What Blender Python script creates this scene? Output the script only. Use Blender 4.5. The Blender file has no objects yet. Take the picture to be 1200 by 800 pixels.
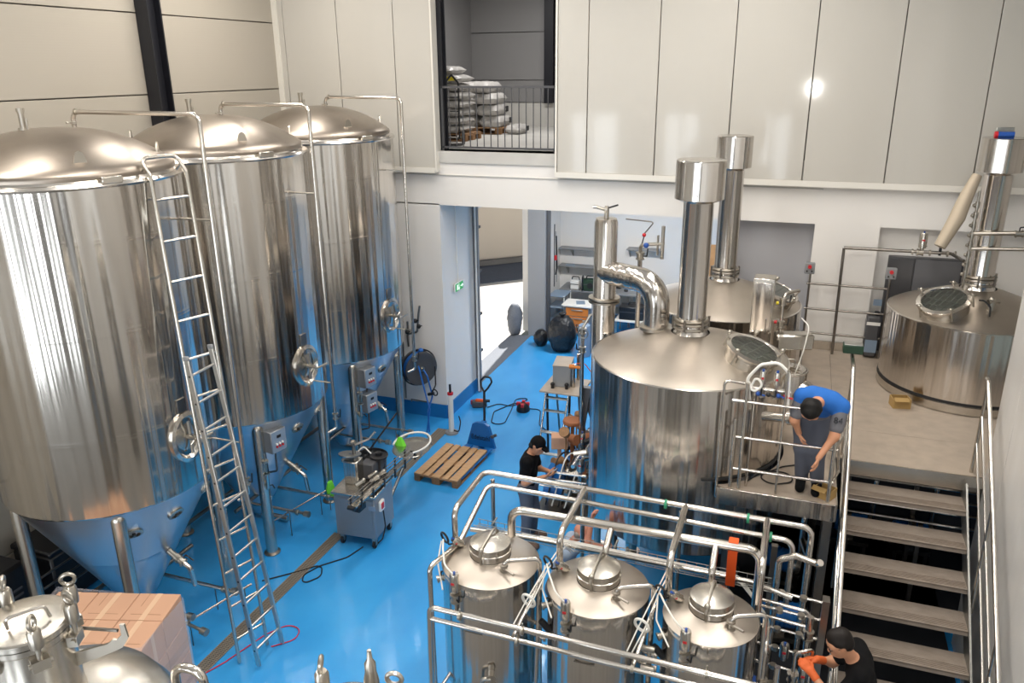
import bpy, bmesh, math, random
import numpy as np
from mathutils import Vector, Matrix
R = math.radians
random.seed(7)
scene = bpy.context.scene
col = scene.collection

# ------------------------------------------------------------------ camera
cam_d = bpy.data.cameras.new('camera')
cam = bpy.data.objects.new('camera', cam_d)
col.objects.link(cam)
cam_d.sensor_width = 36.0
cam_d.lens = 935.33 / 1200 * 36.0
cam_d.clip_end = 200
def cam_matrix(yaw, pitch, roll, loc):
    f = Vector((-math.sin(yaw) * math.cos(pitch), math.cos(yaw) * math.cos(pitch), -math.sin(pitch)))
    r0 = Vector((math.cos(yaw), math.sin(yaw), 0)); u0 = r0.cross(f)
    r = math.cos(roll) * r0 + math.sin(roll) * u0
    u = -math.sin(roll) * r0 + math.cos(roll) * u0
    m = Matrix((r, u, -f)).transposed().to_4x4(); m.translation = loc
    return m
cam.matrix_world = cam_matrix(0.349129, 0.330789, -0.010016, Vector((0, 0, 6.5)))
scene.camera = cam

# ------------------------------------------------------------------ view, world, sun, lamps
scene.view_settings.view_transform = 'Standard'
scene.view_settings.look = 'None'
scene.view_settings.gamma = 1.0
scene.view_settings.use_curve_mapping = False
scene.view_settings.exposure = 0.38
w = bpy.data.worlds.new('sky'); scene.world = w; w.use_nodes = True
wn = w.node_tree
bg = wn.nodes['Background']
sky = wn.nodes.new('ShaderNodeTexSky'); sky.sky_type = 'HOSEK_WILKIE'; sky.turbidity = 4; sky.sun_direction = (-0.05, 0.8, 0.6)
wn.links.new(sky.outputs[0], bg.inputs[0]); bg.inputs[1].default_value = 1.2
sd = bpy.data.lights.new('sun', 'SUN'); sd.energy = 9.0; sd.angle = R(1.0); sd.color = (1, .96, .9)
so = bpy.data.objects.new('sun', sd); col.objects.link(so)
so.rotation_euler = Vector((0.05, -0.8, -0.6)).to_track_quat('-Z', 'Y').to_euler()
def area(name, loc, target, sx, sy, power, color=(1, 1, 1)):
    d = bpy.data.lights.new(name, 'AREA'); d.shape = 'RECTANGLE'; d.size = sx; d.size_y = sy
    d.energy = power; d.color = color
    o = bpy.data.objects.new(name, d); col.objects.link(o); o.location = loc
    o.rotation_euler = (Vector(target) - Vector(loc)).to_track_quat('-Z', 'Y').to_euler()
    return o
WARM = (1.0, .95, .88)
for i, (x, y) in enumerate([(-7.6, 4.5), (-7.6, 10.0), (-4.4, 4.5), (-4.4, 10.0), (-1.0, 4.5), (-1.0, 10.0), (1.3, 7.0)]):
    area('ceiling_strip_lamp', (x, y, 8.7), (x, y, 0), .35, 3.2, 105, WARM)
# daylight through the tall windows of the wall behind
for x, wd in ((-8.3, .5), (-7.3, .9), (-4.75, .5), (-4.1, .5), (-1.6, .5), (-.9, .5)):
    area('gate_daylight', (x, -4.85, 2.55), (x, 10, 2.0), wd, 4.5, 120 * wd, (.88, .94, 1.0))
area('flood_lamp', (0.0, -2.2, 5.78), (0.0, 12.9, 6.17), .26, .26, 60, (1, .97, .92))
area('loft_lamp', (-5.6, 16.5, 8.4), (-5.6, 16.5, 5.1), 2.5, .3, 85, (1, .97, .94))
area('passage_lamp', (-3.6, 17.2, 4.05), (-3.6, 17.2, 0), 2.6, .3, 150, (1, .98, .95))

# ------------------------------------------------------------------ materials
def lin(c):
    if isinstance(c, str):
        c = [int(c[i:i + 2], 16) / 255 for i in (0, 2, 4)]
    return tuple((x / 12.92 if x <= .04045 else ((x + .055) / 1.055) ** 2.4) for x in c)
MATS = {}
def mat(name, color, rough=.5, metal=0.0, noise=None, bump=None, coat=0.0, spec=None, wave=None, trans=0, alpha=None):
    """noise=(scale, amount, second colour, mapping xyz)  bump=(scale, strength, mapping xyz, distance)"""
    m = bpy.data.materials.new(name); m.use_nodes = True
    nt = m.node_tree; N = nt.nodes; Lk = nt.links.new
    b = N['Principled BSDF']
    c = lin(color) + (1,)
    b.inputs['Base Color'].default_value = c
    b.inputs['Roughness'].default_value = rough
    b.inputs['Metallic'].default_value = metal
    if coat:
        b.inputs['Coat Weight'].default_value = coat; b.inputs['Coat Roughness'].default_value = .07
    if spec is not None: b.inputs['Specular IOR Level'].default_value = spec
    if trans: b.inputs['Transmission Weight'].default_value = trans
    if alpha is not None: b.inputs['Alpha'].default_value = alpha
    tc = N.new('ShaderNodeTexCoord')
    def nz(scale, mp, detail=4):
        mpn = N.new('ShaderNodeMapping'); mpn.inputs['Scale'].default_value = mp
        Lk(tc.outputs['Object'], mpn.inputs['Vector'])
        t = N.new('ShaderNodeTexNoise'); t.inputs['Scale'].default_value = scale; t.inputs['Detail'].default_value = detail
        Lk(mpn.outputs[0], t.inputs['Vector'])
        return t
    if noise:
        sc, amt, c2, mp = noise
        t = nz(sc, mp)
        rp = N.new('ShaderNodeValToRGB'); rp.color_ramp.elements[0].position = .35; rp.color_ramp.elements[1].position = .7
        Lk(t.outputs['Fac'], rp.inputs[0])
        mx = N.new('ShaderNodeMix'); mx.data_type = 'RGBA'
        mx.inputs['A'].default_value = c; mx.inputs['B'].default_value = lin(c2) + (1,)
        ml = N.new('ShaderNodeMath'); ml.operation = 'MULTIPLY'; ml.inputs[1].default_value = amt
        Lk(rp.outputs[0], ml.inputs[0]); Lk(ml.outputs[0], mx.inputs['Factor']); Lk(mx.outputs['Result'], b.inputs['Base Color'])
    if bump:
        sc, st, mp, dist = bump
        t = nz(sc, mp, 1.2 if mp[2] < .2 else 5)
        bp = N.new('ShaderNodeBump'); bp.inputs['Strength'].default_value = st; bp.inputs['Distance'].default_value = dist
        Lk(t.outputs['Fac'], bp.inputs['Height']); Lk(bp.outputs[0], b.inputs['Normal'])
    if wave:
        sc, st, axis, dist = wave
        t = N.new('ShaderNodeTexWave'); t.bands_direction = axis; t.inputs['Scale'].default_value = sc
        Lk(tc.outputs['Object'], t.inputs['Vector'])
        bp = N.new('ShaderNodeBump'); bp.inputs['Strength'].default_value = st; bp.inputs['Distance'].default_value = dist
        Lk(t.outputs['Fac'], bp.inputs['Height']); Lk(bp.outputs[0], b.inputs['Normal'])
    MATS[name] = m
    return m
def emis(name, color, strength):
    m = bpy.data.materials.new(name); m.use_nodes = True
    b = m.node_tree.nodes['Principled BSDF']
    b.inputs['Base Color'].default_value = lin(color) + (1,)
    b.inputs['Emission Color'].default_value = lin(color) + (1,); b.inputs['Emission Strength'].default_value = strength
    MATS[name] = m; return m
# steels: relief stretched along the height gives the long vertical streaks
mat('tank_steel', 'd0cbc4', .15, 1, bump=(1.5, 1.0, (3.2, 3.2, .05), .055), noise=(3, .3, 'aaa39b', (4, 4, .05)))
mat('kettle_steel', 'd4cfc9', .18, 1, bump=(1.5, .8, (5, 5, .03), .03), noise=(5, .3, 'a59f98', (6, 6, .05)))
mat('cone_steel', 'cdd2d8', .3, 1, bump=(3, .2, (1, 1, 1), .01))
mat('dome_steel', 'bdb4a9', .4, 1, bump=(14, .06, (1, 1, 1), .005), noise=(3, .25, '9a8f86', (1, 1, 1)))
mat('satin_steel', 'c9c4bb', .27, 1, noise=(8, .25, 'a8a29a', (1, 1, 1)))
mat('pipe_steel', 'd2cdc6', .2, 1)
mat('dark_steel', '8b8680', .3, 1)
mat('cast_steel', 'b6b0a6', .32, 1)
mat('aluminium', 'd3d2ce', .34, 1, noise=(20, .3, 'a9a8a6', (1, 1, .1)))
mat('galvanised', 'b2b2ae', .42, 1, noise=(18, .4, '8f8f8c', (1, 1, 1)))
mat('checker_plate', 'b9aa9a', .5, .2, noise=(5, .5, '9c9083', (1, 1, 1)), bump=(70, .5, (1, 2.2, 1), .01))
mat('tread_plate', 'a3968a', .5, .35, noise=(6, .5, '83776b', (1, 2, 1)), bump=(75, .5, (1, 2, 1), .01))
mat('floor_blue', '3ea4e8', .26, 0, noise=(1.3, .6, '228bd6', (1, .6, 1)), bump=(16, .04, (1, 1, 1), .01), coat=.35)
mat('floor_worn', '2a7fc0', .5, 0, noise=(4, .6, '4aa3e0', (1, 1, 1)))
mat('plinth_blue', '1b73b4', .4, 0)
mat('wall_white', 'e6e3df', .75, 0, noise=(1.2, .25, 'dcd8d2', (1, 1, 1)), bump=(30, .06, (1, 1, 1), .01))
mat('panel_cream', 'bdb9b1', .6, 0, wave=(9.5, .06, 'X', .004), coat=.5)
mat('panel_left', 'aaa397', .5, 0, wave=(9.5, .07, 'Z', .004), coat=.2)
mat('panel_grey', '8b8a8a', .5, 0, wave=(9, .08, 'Z', .004))
mat('partition_grey', 'a5a5a9', .6)
mat('flashing', 'ddd9d0', .35)
mat('right_cladding', 'dcdad7', .3, .15, noise=(2, .3, 'cbc6c0', (3, 3, .1)), bump=(3, .15, (4, 4, .08), .01))
mat('concrete_light', 'c4c2bd', .8, 0, noise=(3, .4, 'aeaba6', (1, 1, 1)))
mat('concrete_dark', '7d7b78', .85, 0, noise=(3, .4, '6a6865', (1, 1, 1)))
mat('sill_shaded_stone', '61666f', .8, 0, noise=(60, .6, '7a808a', (1, 1, 1)))  # stone tone with the wall's shadow on the sill mixed in
mat('asphalt', '5d6470', .9, 0, noise=(8, .4, '6c7380', (1, 1, 1)))
mat('yard_concrete', 'd8d3cb', .9, 0)
mat('facade_cream', 'e2d6c6', .9, 0, noise=(.6, .3, 'd8ccbc', (1, 1, 1)))
mat('black_steel', '14151c', .45)
mat('grey_paint', '85888d', .5)
mat('black_plastic', '17171a', .4)
mat('dark_grey', '4a4a4d', .45)
mat('mid_grey', '86888a', .45)
mat('white_plastic', 'e9e7e2', .4)
mat('rubber', '1b1b1c', .7)
mat('bin_bag', '1d1f23', .28, bump=(9, .9, (1, 1, 1), .06))
mat('wood', 'c8a27a', .7, 0, noise=(3, .6, 'a37d58', (2, 14, 2)))
mat('wood_dark', '96714e', .75, 0, noise=(4, .6, '74563a', (8, 2, 8)))
mat('carton', 'c79c80', .75, 0, noise=(2, .25, 'b98d70', (1, 1, 1)))
mat('carton_tape', 'd6b394', .35)
mat('film', 'dfe2ea', .12, 0, alpha=.28)
mat('blue_paint', '1566ad', .4)
mat('blue_hose', '1f66b8', .4)
mat('blue_shirt', '1f63b4', .85)
mat('grey_cloth', '6d6d72', .9)
mat('trouser_grey', '595d69', .9)
mat('black_cloth', '0c0c0e', .9, spec=.2)
mat('light_cloth', '9fb0c6', .9)
mat('skin', 'c58d6c', .55)
mat('skin_red', 'c48670', .55)
mat('hair_black', '0d0b09', .6, spec=.3)
mat('hair_brown', '150e0a', .6, spec=.3)
mat('hair_grey', '8a8580', .7)
mat('dome_dark', 'a2988d', .36, 1, bump=(14, .06, (1, 1, 1), .005), noise=(3, .35, '7f756c', (1, 1, 1)))
mat('shoe', '6a5344', .7)
mat('orange_glove', 'd0602a', .7)
mat('orange', 'e2571b', .6)
mat('orange_board', 'c9772f', .6)
mat('red', 'c3202a', .4)
mat('red_cable', 'd0263a', .5)
mat('green_cloth', '6fd43a', .85)
mat('green_paint', '2f8f6a', .5)
mat('green_dark', '1d3a28', .6)
mat('valve_blue', '1f4fa0', .4)
mat('gas_blue', '7d8fa3', .4)
mat('gas_green', '7fae9c', .4)
mat('silver_bag', 'bfbcb8', .35, 0, bump=(7, .8, (1, 1, 1), .05), noise=(4, .4, '9a9896', (1, 1, 1)))
mat('yellow', 'd8c52a', .6)
mat('white_hose', 'e6e4de', .4)
mat('grate', '9d9385', .5, .3)
mat('mesh_hose', 'b9ab97', .6, .3)
mat('glass', 'cfdad8', .04, 0, trans=1, alpha=1)
mat('glass_dark', '39433f', .08, 0, coat=.6)
mat('machine_grey', '8f9296', .35, .5)
mat('water_dark', '20252a', .3)
emis('exit_green', '2f9f56', .35)
emis('exit_white', 'e8f5ea', .6)
mat('under_shade', '23262c', .7)  # near-black that stands for the shade under the platform
mat('cabinet_grey', '67686c', .5)
mat('clay', '9a6240', .8)
mat('scrap_card', 'a98a55', .8)
emis('display', '9fd8e8', .4)

# ------------------------------------------------------------------ mesh helpers
def V(*a): return Vector(a[0]) if len(a) == 1 else Vector(a)
def frame(d):
    d = Vector(d).normalized()
    a = Vector((0, 0, 1)) if abs(d.z) < .95 else Vector((1, 0, 0))
    x = a.cross(d).normalized(); y = d.cross(x)
    return x, y, d
def fillet(pts, rad, n=6):
    pts = [Vector(p) for p in pts]
    if rad <= 0 or len(pts) < 3: return pts
    out = [pts[0]]
    for i in range(1, len(pts) - 1):
        p, a, b = pts[i], pts[i - 1], pts[i + 1]
        u = (a - p); v = (b - p); lu, lv = u.length, v.length
        u.normalize(); v.normalize()
        ang = u.angle(v)
        if ang > 3.1: out.append(p); continue
        t = min(rad / math.tan(ang / 2), lu * .49, lv * .49)
        r = t * math.tan(ang / 2)
        c = p + (u + v).normalized() * (r / math.sin(ang / 2))
        s = p + u * t - c; e = p + v * t - c
        tot = s.angle(e); ax = s.cross(e).normalized()
        for k in range(n + 1):
            out.append(c + Matrix.Rotation(tot * k / n, 3, ax) @ s)
    out.append(pts[-1])
    return out
class MB:
    def __init__(s): s.v = []; s.f = []; s.M = None
    def add(s, vs, fs):
        o = len(s.v)
        s.v += [(s.M @ Vector(v)) if s.M else Vector(v) for v in vs]
        s.f += [tuple(i + o for i in f) for f in fs]
        return s
    def box(s, c, size, rz=0, m3=None):
        c = Vector(c); hx, hy, hz = size[0] / 2, size[1] / 2, size[2] / 2
        m = m3 if m3 is not None else Matrix.Rotation(rz, 3, 'Z')
        vs = [c + m @ Vector((x * hx, y * hy, z * hz)) for x in (-1, 1) for y in (-1, 1) for z in (-1, 1)]
        return s.add(vs, [(0, 1, 3, 2), (4, 6, 7, 5), (0, 4, 5, 1), (2, 3, 7, 6), (0, 2, 6, 4), (1, 5, 7, 3)])
    def bbox(s, c, size, b=.01, rz=0, m3=None):
        """box with chamfered edges (12 extra faces)"""
        bm = bmesh.new(); bmesh.ops.create_cube(bm, size=1)
        for v in bm.verts: v.co = Vector((v.co.x * size[0], v.co.y * size[1], v.co.z * size[2]))
        bmesh.ops.bevel(bm, geom=bm.edges[:], offset=b, segments=1, affect='EDGES', profile=.5)
        m = m3 if m3 is not None else Matrix.Rotation(rz, 3, 'Z')
        c = Vector(c); bm.verts.index_update()
        s.add([c + m @ v.co for v in bm.verts], [[v.index for v in f.verts] for f in bm.faces]); bm.free()
        return s
    def cyl(s, p0, p1, r0, r1=None, n=16, cap=True):
        p0, p1 = Vector(p0), Vector(p1); r1 = r0 if r1 is None else r1
        x, y, d = frame(p1 - p0); vs = []; fs = []
        for k in range(n):
            a = 2 * math.pi * k / n; q = x * math.cos(a) + y * math.sin(a)
            vs += [p0 + q * r0, p1 + q * r1]
        for k in range(n):
            j = (k + 1) % n; fs.append((2 * k, 2 * j, 2 * j + 1, 2 * k + 1))
        if cap:
            fs.append(tuple(2 * k for k in range(n))[::-1]); fs.append(tuple(2 * k + 1 for k in range(n)))
        return s.add(vs, fs)
    def tube(s, pts, r, n=10, bend=0.0, seg=6, closed=False, cap=True):
        pts = fillet(pts, bend, seg) if not closed else [Vector(p) for p in pts]
        m = len(pts); vs = []; fs = []
        t0 = (pts[1] - pts[0]).normalized(); x, y, _ = frame(t0); prev = t0
        for i, p in enumerate(pts):
            if closed: t = (pts[(i + 1) % m] - pts[i - 1]).normalized()
            elif i == 0: t = t0
            elif i == m - 1: t = (pts[-1] - pts[-2]).normalized()
            else: t = ((pts[i + 1] - p).normalized() + (p - pts[i - 1]).normalized()).normalized()
            q = prev.rotation_difference(t); x = q @ x; y = q @ y; prev = t
            rr = r[i] if isinstance(r, (list, tuple)) else r
            for k in range(n):
                a = 2 * math.pi * k / n; vs.append(p + (x * math.cos(a) + y * math.sin(a)) * rr)
        for i in range(m if closed else m - 1):
            i2 = (i + 1) % m
            for k in range(n):
                j = (k + 1) % n; fs.append((i * n + k, i * n + j, i2 * n + j, i2 * n + k))
        if cap and not closed:
            fs.append(tuple(range(n))[::-1]); fs.append(tuple((m - 1) * n + k for k in range(n)))
        return s.add(vs, fs)
    def lathe(s, prof, n=32, c=(0, 0, 0), axis=None, sx=1, sy=1):
        """prof: list of (radius, height); axis: direction of the height"""
        c = Vector(c); x, y, d = (Vector((1, 0, 0)), Vector((0, 1, 0)), Vector((0, 0, 1))) if axis is None else frame(axis)
        vs = []; fs = []; rows = []
        for r, z in prof:
            if r < 1e-5: rows.append([len(vs)]); vs.append(c + d * z)
            else:
                rows.append(list(range(len(vs), len(vs) + n)))
                for k in range(n):
                    a = 2 * math.pi * k / n; vs.append(c + x * (r * math.cos(a) * sx) + y * (r * math.sin(a) * sy) + d * z)
        for A, B in zip(rows, rows[1:]):
            for k in range(n):
                j = (k + 1) % n
                if len(A) == 1 and len(B) == 1: continue
                if len(A) == 1: fs.append((A[0], B[j], B[k]))
                elif len(B) == 1: fs.append((A[k], A[j], B[0]))
                else: fs.append((A[k], A[j], B[j], B[k]))
        return s.add(vs, fs)
    def ring(s, c, R_, r, axis=(0, 0, 1), n=24, k=8, sx=1, sy=1):
        x, y, d = frame(axis); c = Vector(c)
        pts = [c + x * (R_ * math.cos(2 * math.pi * i / n) * sx) + y * (R_ * math.sin(2 * math.pi * i / n) * sy) for i in range(n)]
        return s.tube(pts, r, k, closed=True)
    def ball(s, c, r, n=12, m=8, sx=1, sy=1, sz=1):
        prof = [(r * math.sin(math.pi * i / m), -r * math.cos(math.pi * i / m) * sz) for i in range(m + 1)]
        return s.lathe(prof, n, c, sx=sx, sy=sy)
    def prism(s, poly, z0, z1, m3=None, c=(0, 0, 0)):
        c = Vector(c); m = m3 if m3 is not None else Matrix.Identity(3); n = len(poly)
        vs = [c + m @ Vector((x, y, z)) for z in (z0, z1) for x, y in poly]
        fs = [tuple(range(n))[::-1], tuple(range(n, 2 * n))] + [(i, (i + 1) % n, n + (i + 1) % n, n + i) for i in range(n)]
        return s.add(vs, fs)
    def build(s, name, material, parent=None, world=False, loc=None, sharp=38):
        me = bpy.data.meshes.new(name)
        off = Vector((0, 0, 0))
        if world and parent is not None:
            p = parent
            while p is not None: off += Vector(p.location); p = p.parent
        if loc is not None: off = Vector(loc)
        me.from_pydata([v - off for v in s.v], [], s.f)
        bm = bmesh.new(); bm.from_mesh(me); bmesh.ops.recalc_face_normals(bm, faces=bm.faces); bm.to_mesh(me); bm.free()
        me.materials.append(MATS[material] if isinstance(material, str) else material)
        me.polygons.foreach_set('use_smooth', [True] * len(me.polygons))
        me.set_sharp_from_angle(angle=R(sharp))
        o = bpy.data.objects.new(name, me); col.objects.link(o)
        if parent is not None: o.parent = parent
        elif loc is not None: o.location = loc
        return o
def tag(o, label=None, cat=None, group=None, kind=None):
    if label: o['label'] = label
    if cat: o['category'] = cat
    if group: o['group'] = group
    if kind: o['kind'] = kind
    return o
def thing(name, label, cat, loc=(0, 0, 0), rz=0, group=None):
    o = bpy.data.objects.new(name, None); col.objects.link(o)
    o.empty_display_size = .1; o.location = loc; o.rotation_euler = (0, 0, rz)
    return tag(o, label, cat, group)
def struct(name, mb, material, **k):
    o = mb.build(name, material, **k)
    if o.parent is None: o['kind'] = 'structure'
    return o
def copy_tree(o, parent=None):
    c = o.copy(); col.objects.link(c); c.parent = parent
    for ch in list(o.children): copy_tree(ch, c)
    return c
def share(o, parent, loc=(0, 0, 0), rot=(0, 0, 0), scale=None, material=None):
    """a further piece with the same mesh"""
    c = bpy.data.objects.new(o.name.split('.')[0], o.data); col.objects.link(c)
    c.parent = parent; c.location = loc; c.rotation_euler = rot
    if scale: c.scale = scale
    return c
def text(name, body, size, material, parent, loc, rot, extrude=.002, align='CENTER'):
    cu = bpy.data.curves.new(name, 'FONT'); cu.body = body; cu.size = size; cu.extrude = extrude; cu.align_x = align; cu.align_y = 'CENTER'
    t = bpy.data.objects.new(name, cu); col.objects.link(t)
    dg = bpy.context.evaluated_depsgraph_get(); me = bpy.data.meshes.new_from_object(t.evaluated_get(dg))
    bpy.data.objects.remove(t)
    me.materials.clear(); me.materials.append(MATS[material])
    o = bpy.data.objects.new(name, me); col.objects.link(o); o.parent = parent; o.location = loc; o.rotation_euler = rot
    return o
# ------------------------------------------------------------------ the hall
LX, FY, RX = -9.15, 13.03, 2.2          # left wall, far wall, right wall
CEIL = 9.0
struct('floor', MB().box((-6.175, 9.2, -.1), (6.25, 8.2, .2)).box((.1, 9.4, -.1), (6.3, 7.8, .2)).box((-1.45, 17.05, -.1), (9.5, 7.5, .2)), 'floor_blue')
struct('floor_near', MB().box((-6.175, .05, -.1), (6.25, 10.1, .2)).box((.1, .25, -.1), (6.3, 10.5, .2)), 'concrete_dark')
struct('floor_shade', MB().box((.75, 8.9, .003), (2.8, 5.9, .006)).box((2.4, 11.2, .003), (5.0, 3.4, .006)), 'under_shade')  # dark sheet laid in for the shade under platform and stairs
struct('wall_light_blocker', MB().box((1.3, 11.3, 1.0), (6.4, .06, 2.0)), 'under_shade')  # added panel, keeps passage light out from under the platform
struct('floor_platform_side', MB().box((4.3, 11.6, -.1), (2.0, 18.4, .2)), 'floor_blue')
struct('ceiling', MB().box((-1.9, 4.05, CEIL + .1), (14.8, 18.9, .2)).box((-5.4, 16.5, CEIL + .1), (5.6, 6.2, .2)), 'wall_white')
# left wall: long horizontal sandwich panels on a backing
wl = struct('wall_left', MB().box((LX - .16, 4.0, 4.5), (.1, 18.2, 9.0)), 'concrete_dark')
zs = [6.17 - 1.11 * k for k in range(6)][::-1] + [7.28, 8.39]
zs = [0.0] + [z for z in zs if z > .3] + [9.0]
for z0, z1 in zip(zs, zs[1:]):
    for (a, b) in ((-5.0, 2.2), (2.2, 9.8), (9.8, 12.96)):
        MB().bbox((LX - .05, (a + b) / 2, (z0 + z1) / 2), (.1, b - a - .008, z1 - z0 - .014), .006).build('panel', 'panel_left', wl)
# back wall behind the camera, with tall glazed gates
wb = struct('wall_back', MB().box((-3.4, -5.15, 7.0), (11.6, .3, 4.0)), 'wall_white')
for x0, x1 in ((-9.2, -8.85), (-6.55, -5.2), (-3.6, -2.1), (-.5, 2.3)):
    MB().box(((x0 + x1) / 2, -5.15, 2.5), (x1 - x0, .3, 5.0)).build('pier', 'concrete_dark', wb)
for i, (x, wd) in enumerate(((-7.7, 2.3), (-4.4, 1.6), (-1.3, 1.6))):
    wo = struct('window_%d' % (i + 1), MB().box((x - wd / 2 + .03, -5.12, 2.5), (.06, .1, 5.0)).box((x + wd / 2 - .03, -5.12, 2.5), (.06, .1, 5.0)).box((x, -5.12, 4.97), (wd, .1, .06)).box((x, -5.12, .05), (wd, .1, .1)).box((x, -5.12, 2.4), (wd, .1, .06)), 'black_steel')
    MB().box((x, -5.14, 2.5), (wd, .012, 5.0)).build('pane', 'glass', wo)
# right wall: smooth pale cladding that ends beside the top of the stairs
wr = struct('wall_right', MB().box((RX + .3, 2.0, 4.5), (.5, 14.1, 9.0)), 'concrete_light')
for (a, b) in ((-5, -2.2), (-2.2, .6), (.6, 3.4), (3.4, 6.2), (6.2, 8.45), (8.45, 9.07)):
    MB().bbox((RX + .025, (a + b) / 2, 4.5), (.05, b - a - .004, 9.0), .004).build('panel', 'right_cladding', wr)
MB().box((RX + .28, 9.06, 4.5), (.56, .03, 9.0)).build('end_trim', 'flashing', wr)
struct('wall_far_right_side', MB().box((5.3, 11.0, 4.5), (.2, 5.0, 9.0)), 'wall_white')
# far wall, white lower part
wf = struct('wall_far', MB().box(((LX - 6.1) / 2, FY + .2, 2.1), (-6.1 - LX, .4, 4.2)), 'wall_white')
for nm, x0, x1, z0, z1 in (('beam', LX, 5.3, 4.18, 5.13), ('pier', .23, 1.15, 0, 4.18), ('pier', 3.45, 5.3, 0, 4.18), ('plinth_wall', 1.15, 3.45, 0, 2.19)):
    MB().box(((x0 + x1) / 2, FY + .2, (z0 + z1) / 2), (x1 - x0, .4, z1 - z0)).build(nm, 'wall_white', wf)
MB().box(((LX + .23) / 2 + .1, FY - .004, 4.715), (9.3, .03, .012)).build('crack_joint', 'concrete_light', wf)
# upper far wall: upright sandwich panels, on both sides of the loft opening
wu = struct('wall_far_upper', MB().box(((LX - 6.12) / 2, FY + .1, 7.06), (-6.12 - LX, .16, 3.86)).box(((5.3 - 3.86) / 2, FY + .1, 7.06), (9.16, .16, 3.86)), 'concrete_dark')
for xs in ((LX + .02, -8.95, -7.87, -6.78, -6.09), (-3.88, -3.38, -2.27, -1.15, -.03, 1.10, 2.24, 3.37, 4.5, 5.3)):
    for a, b in zip(xs, xs[1:]):
        MB().bbox(((a + b) / 2, FY - .06, 6.9), (b - a - .012, .12, 4.15), .006).build('panel', 'panel_cream', wu)
    MB().box(((xs[0] + xs[-1]) / 2, FY - .075, 4.79), (xs[-1] - xs[0], .15, .06)).box(((xs[0] + xs[-1]) / 2, FY - .145, 4.805), (xs[-1] - xs[0], .012, .09)).build('bottom_trim', 'flashing', wu)
for x in (-6.075, -3.895):
    MB().box((x, FY - .04, 6.9), (.03, .2, 4.25)).build('reveal_trim', 'flashing', wu)
MB().box((LX + .05, FY - .13, 6.9), (.1, .04, 4.2)).build('corner_trim', 'flashing', wu)
# black steel columns
def hcol(name, x, y, z0, z1, wx, wy, label):
    t = thing(name, label, 'column', (x, y, z0))
    t['kind'] = 'structure'
    MB().box((0, -wy / 2 + .012, (z1 - z0) / 2), (wx, .024, z1 - z0)).build('flange', 'black_steel', t)
    MB().box((0, wy / 2 - .012, (z1 - z0) / 2), (wx, .024, z1 - z0)).build('flange', 'black_steel', t)
    MB().box((0, 0, (z1 - z0) / 2), (.02, wy - .05, z1 - z0)).build('web', 'black_steel', t)
    return t
hcol('steel_column', -9.03, 9.8, 0, CEIL, .22, .27, 'black steel column on the cream panel wall behind the tall tanks')
hcol('steel_column', -6.03, 13.2, 5.13, CEIL, .08, .18, 'black steel column at the edge of the loft opening beside the sacks')
hcol('steel_column', -5.92, 19.05, 5.68, CEIL, .22, .2, 'black steel column on the loft back wall ledge')
# loft
struct('floor_loft', MB().box((-5.4, 16.15, 5.03), (5.2, 6.3, .2)), 'concrete_light')
lb = struct('wall_loft_back', MB().box((-5.4, 19.45, 7.1), (5.4, .2, 4.0)), 'concrete_dark')
MB().box((-5.4, 19.2, 5.4), (5.2, .3, .55)).build('base_wall', 'concrete_light', lb)
for z0, z1 in ((5.68, 6.2), (6.2, 7.29), (7.29, 8.4), (8.4, 9.0)):
    MB().bbox((-5.4, 19.31, (z0 + z1) / 2), (5.2, .08, z1 - z0 - .014), .006).build('panel', 'panel_grey', lb)
struct('wall_loft_left', MB().box((-8.05, 16.2, 7.0), (.1, 6.3, 4.0)), 'panel_grey')
struct('wall_loft_right', MB().box((-2.75, 16.2, 7.0), (.1, 6.3, 4.0)), 'panel_grey')
# passage behind the far wall
wp = struct('wall_passage_left', MB().box((-6.3, 13.98, 2.09), (.4, 1.1, 4.18)), 'wall_white')
MB().box((-6.3, 16.55, 4.0), (.4, 4.1, .36)).build('door_header', 'wall_white', wp)
MB().box((-6.3, 19.7, 2.09), (.4, 2.0, 4.18)).build('far_pier', 'wall_white', wp)
struct('wall_passage_back', MB().box((-1.0, 20.85, 2.5), (11.0, .3, 5.0)), 'wall_white')
struct('wall_passage_right', MB().box((5.3, 17.2, 2.5), (.2, 7.4, 5.0)), 'wall_white')
struct('ceiling_passage', MB().box((-1.0, 17.1, 4.55), (11.0, 7.4, .5)), 'wall_white')
struct('wall_recess', MB().box((2.3, 13.3, 3.2), (2.4, .1, 2.1)), 'wall_white')
# yard door: track, frame, grey door leaf column
d1 = struct('door_1', MB().box((-6.12, 14.62, 2.05), (.12, .16, 4.1)).box((-6.0, 14.5, 2.05), (.06, .06, 4.1)), 'grey_paint')
MB().box((-6.02, 18.52, 2.05), (.45, .3, 4.1)).build('jamb_column', 'grey_paint', d1)
MB().box((-5.77, 18.56, 2.05), (.05, .22, 4.1)).build('jamb_edge', 'dark_grey', d1)
MB().tube([(-6.0, 14.42, .05), (-6.0, 14.42, 4.1)], .018).build('track_rod', 'white_plastic', d1)
for z in (.9, 1.7, 2.6, 3.5):
    MB().box((-6.03, 14.6, z), (.1, .12, .05)).build('track_bracket', 'dark_grey', d1)
struct('trim_shaded_sill', MB().box((-6.43, 16.5, -.02), (.52, 3.7, .05)), 'sill_shaded_stone')  # door sill strip, coloured dark for the shadow of the wall
# painted blue plinth along the white pier
struct('baseboard_far', MB().box(((-9.1 - 6.1) / 2, FY - .012, .14), (3.0, .024, .28)), 'plinth_blue')
struct('baseboard_passage', MB().box((-6.088, 13.78, .14), (.024, 1.5, .28)), 'plinth_blue')
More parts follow.
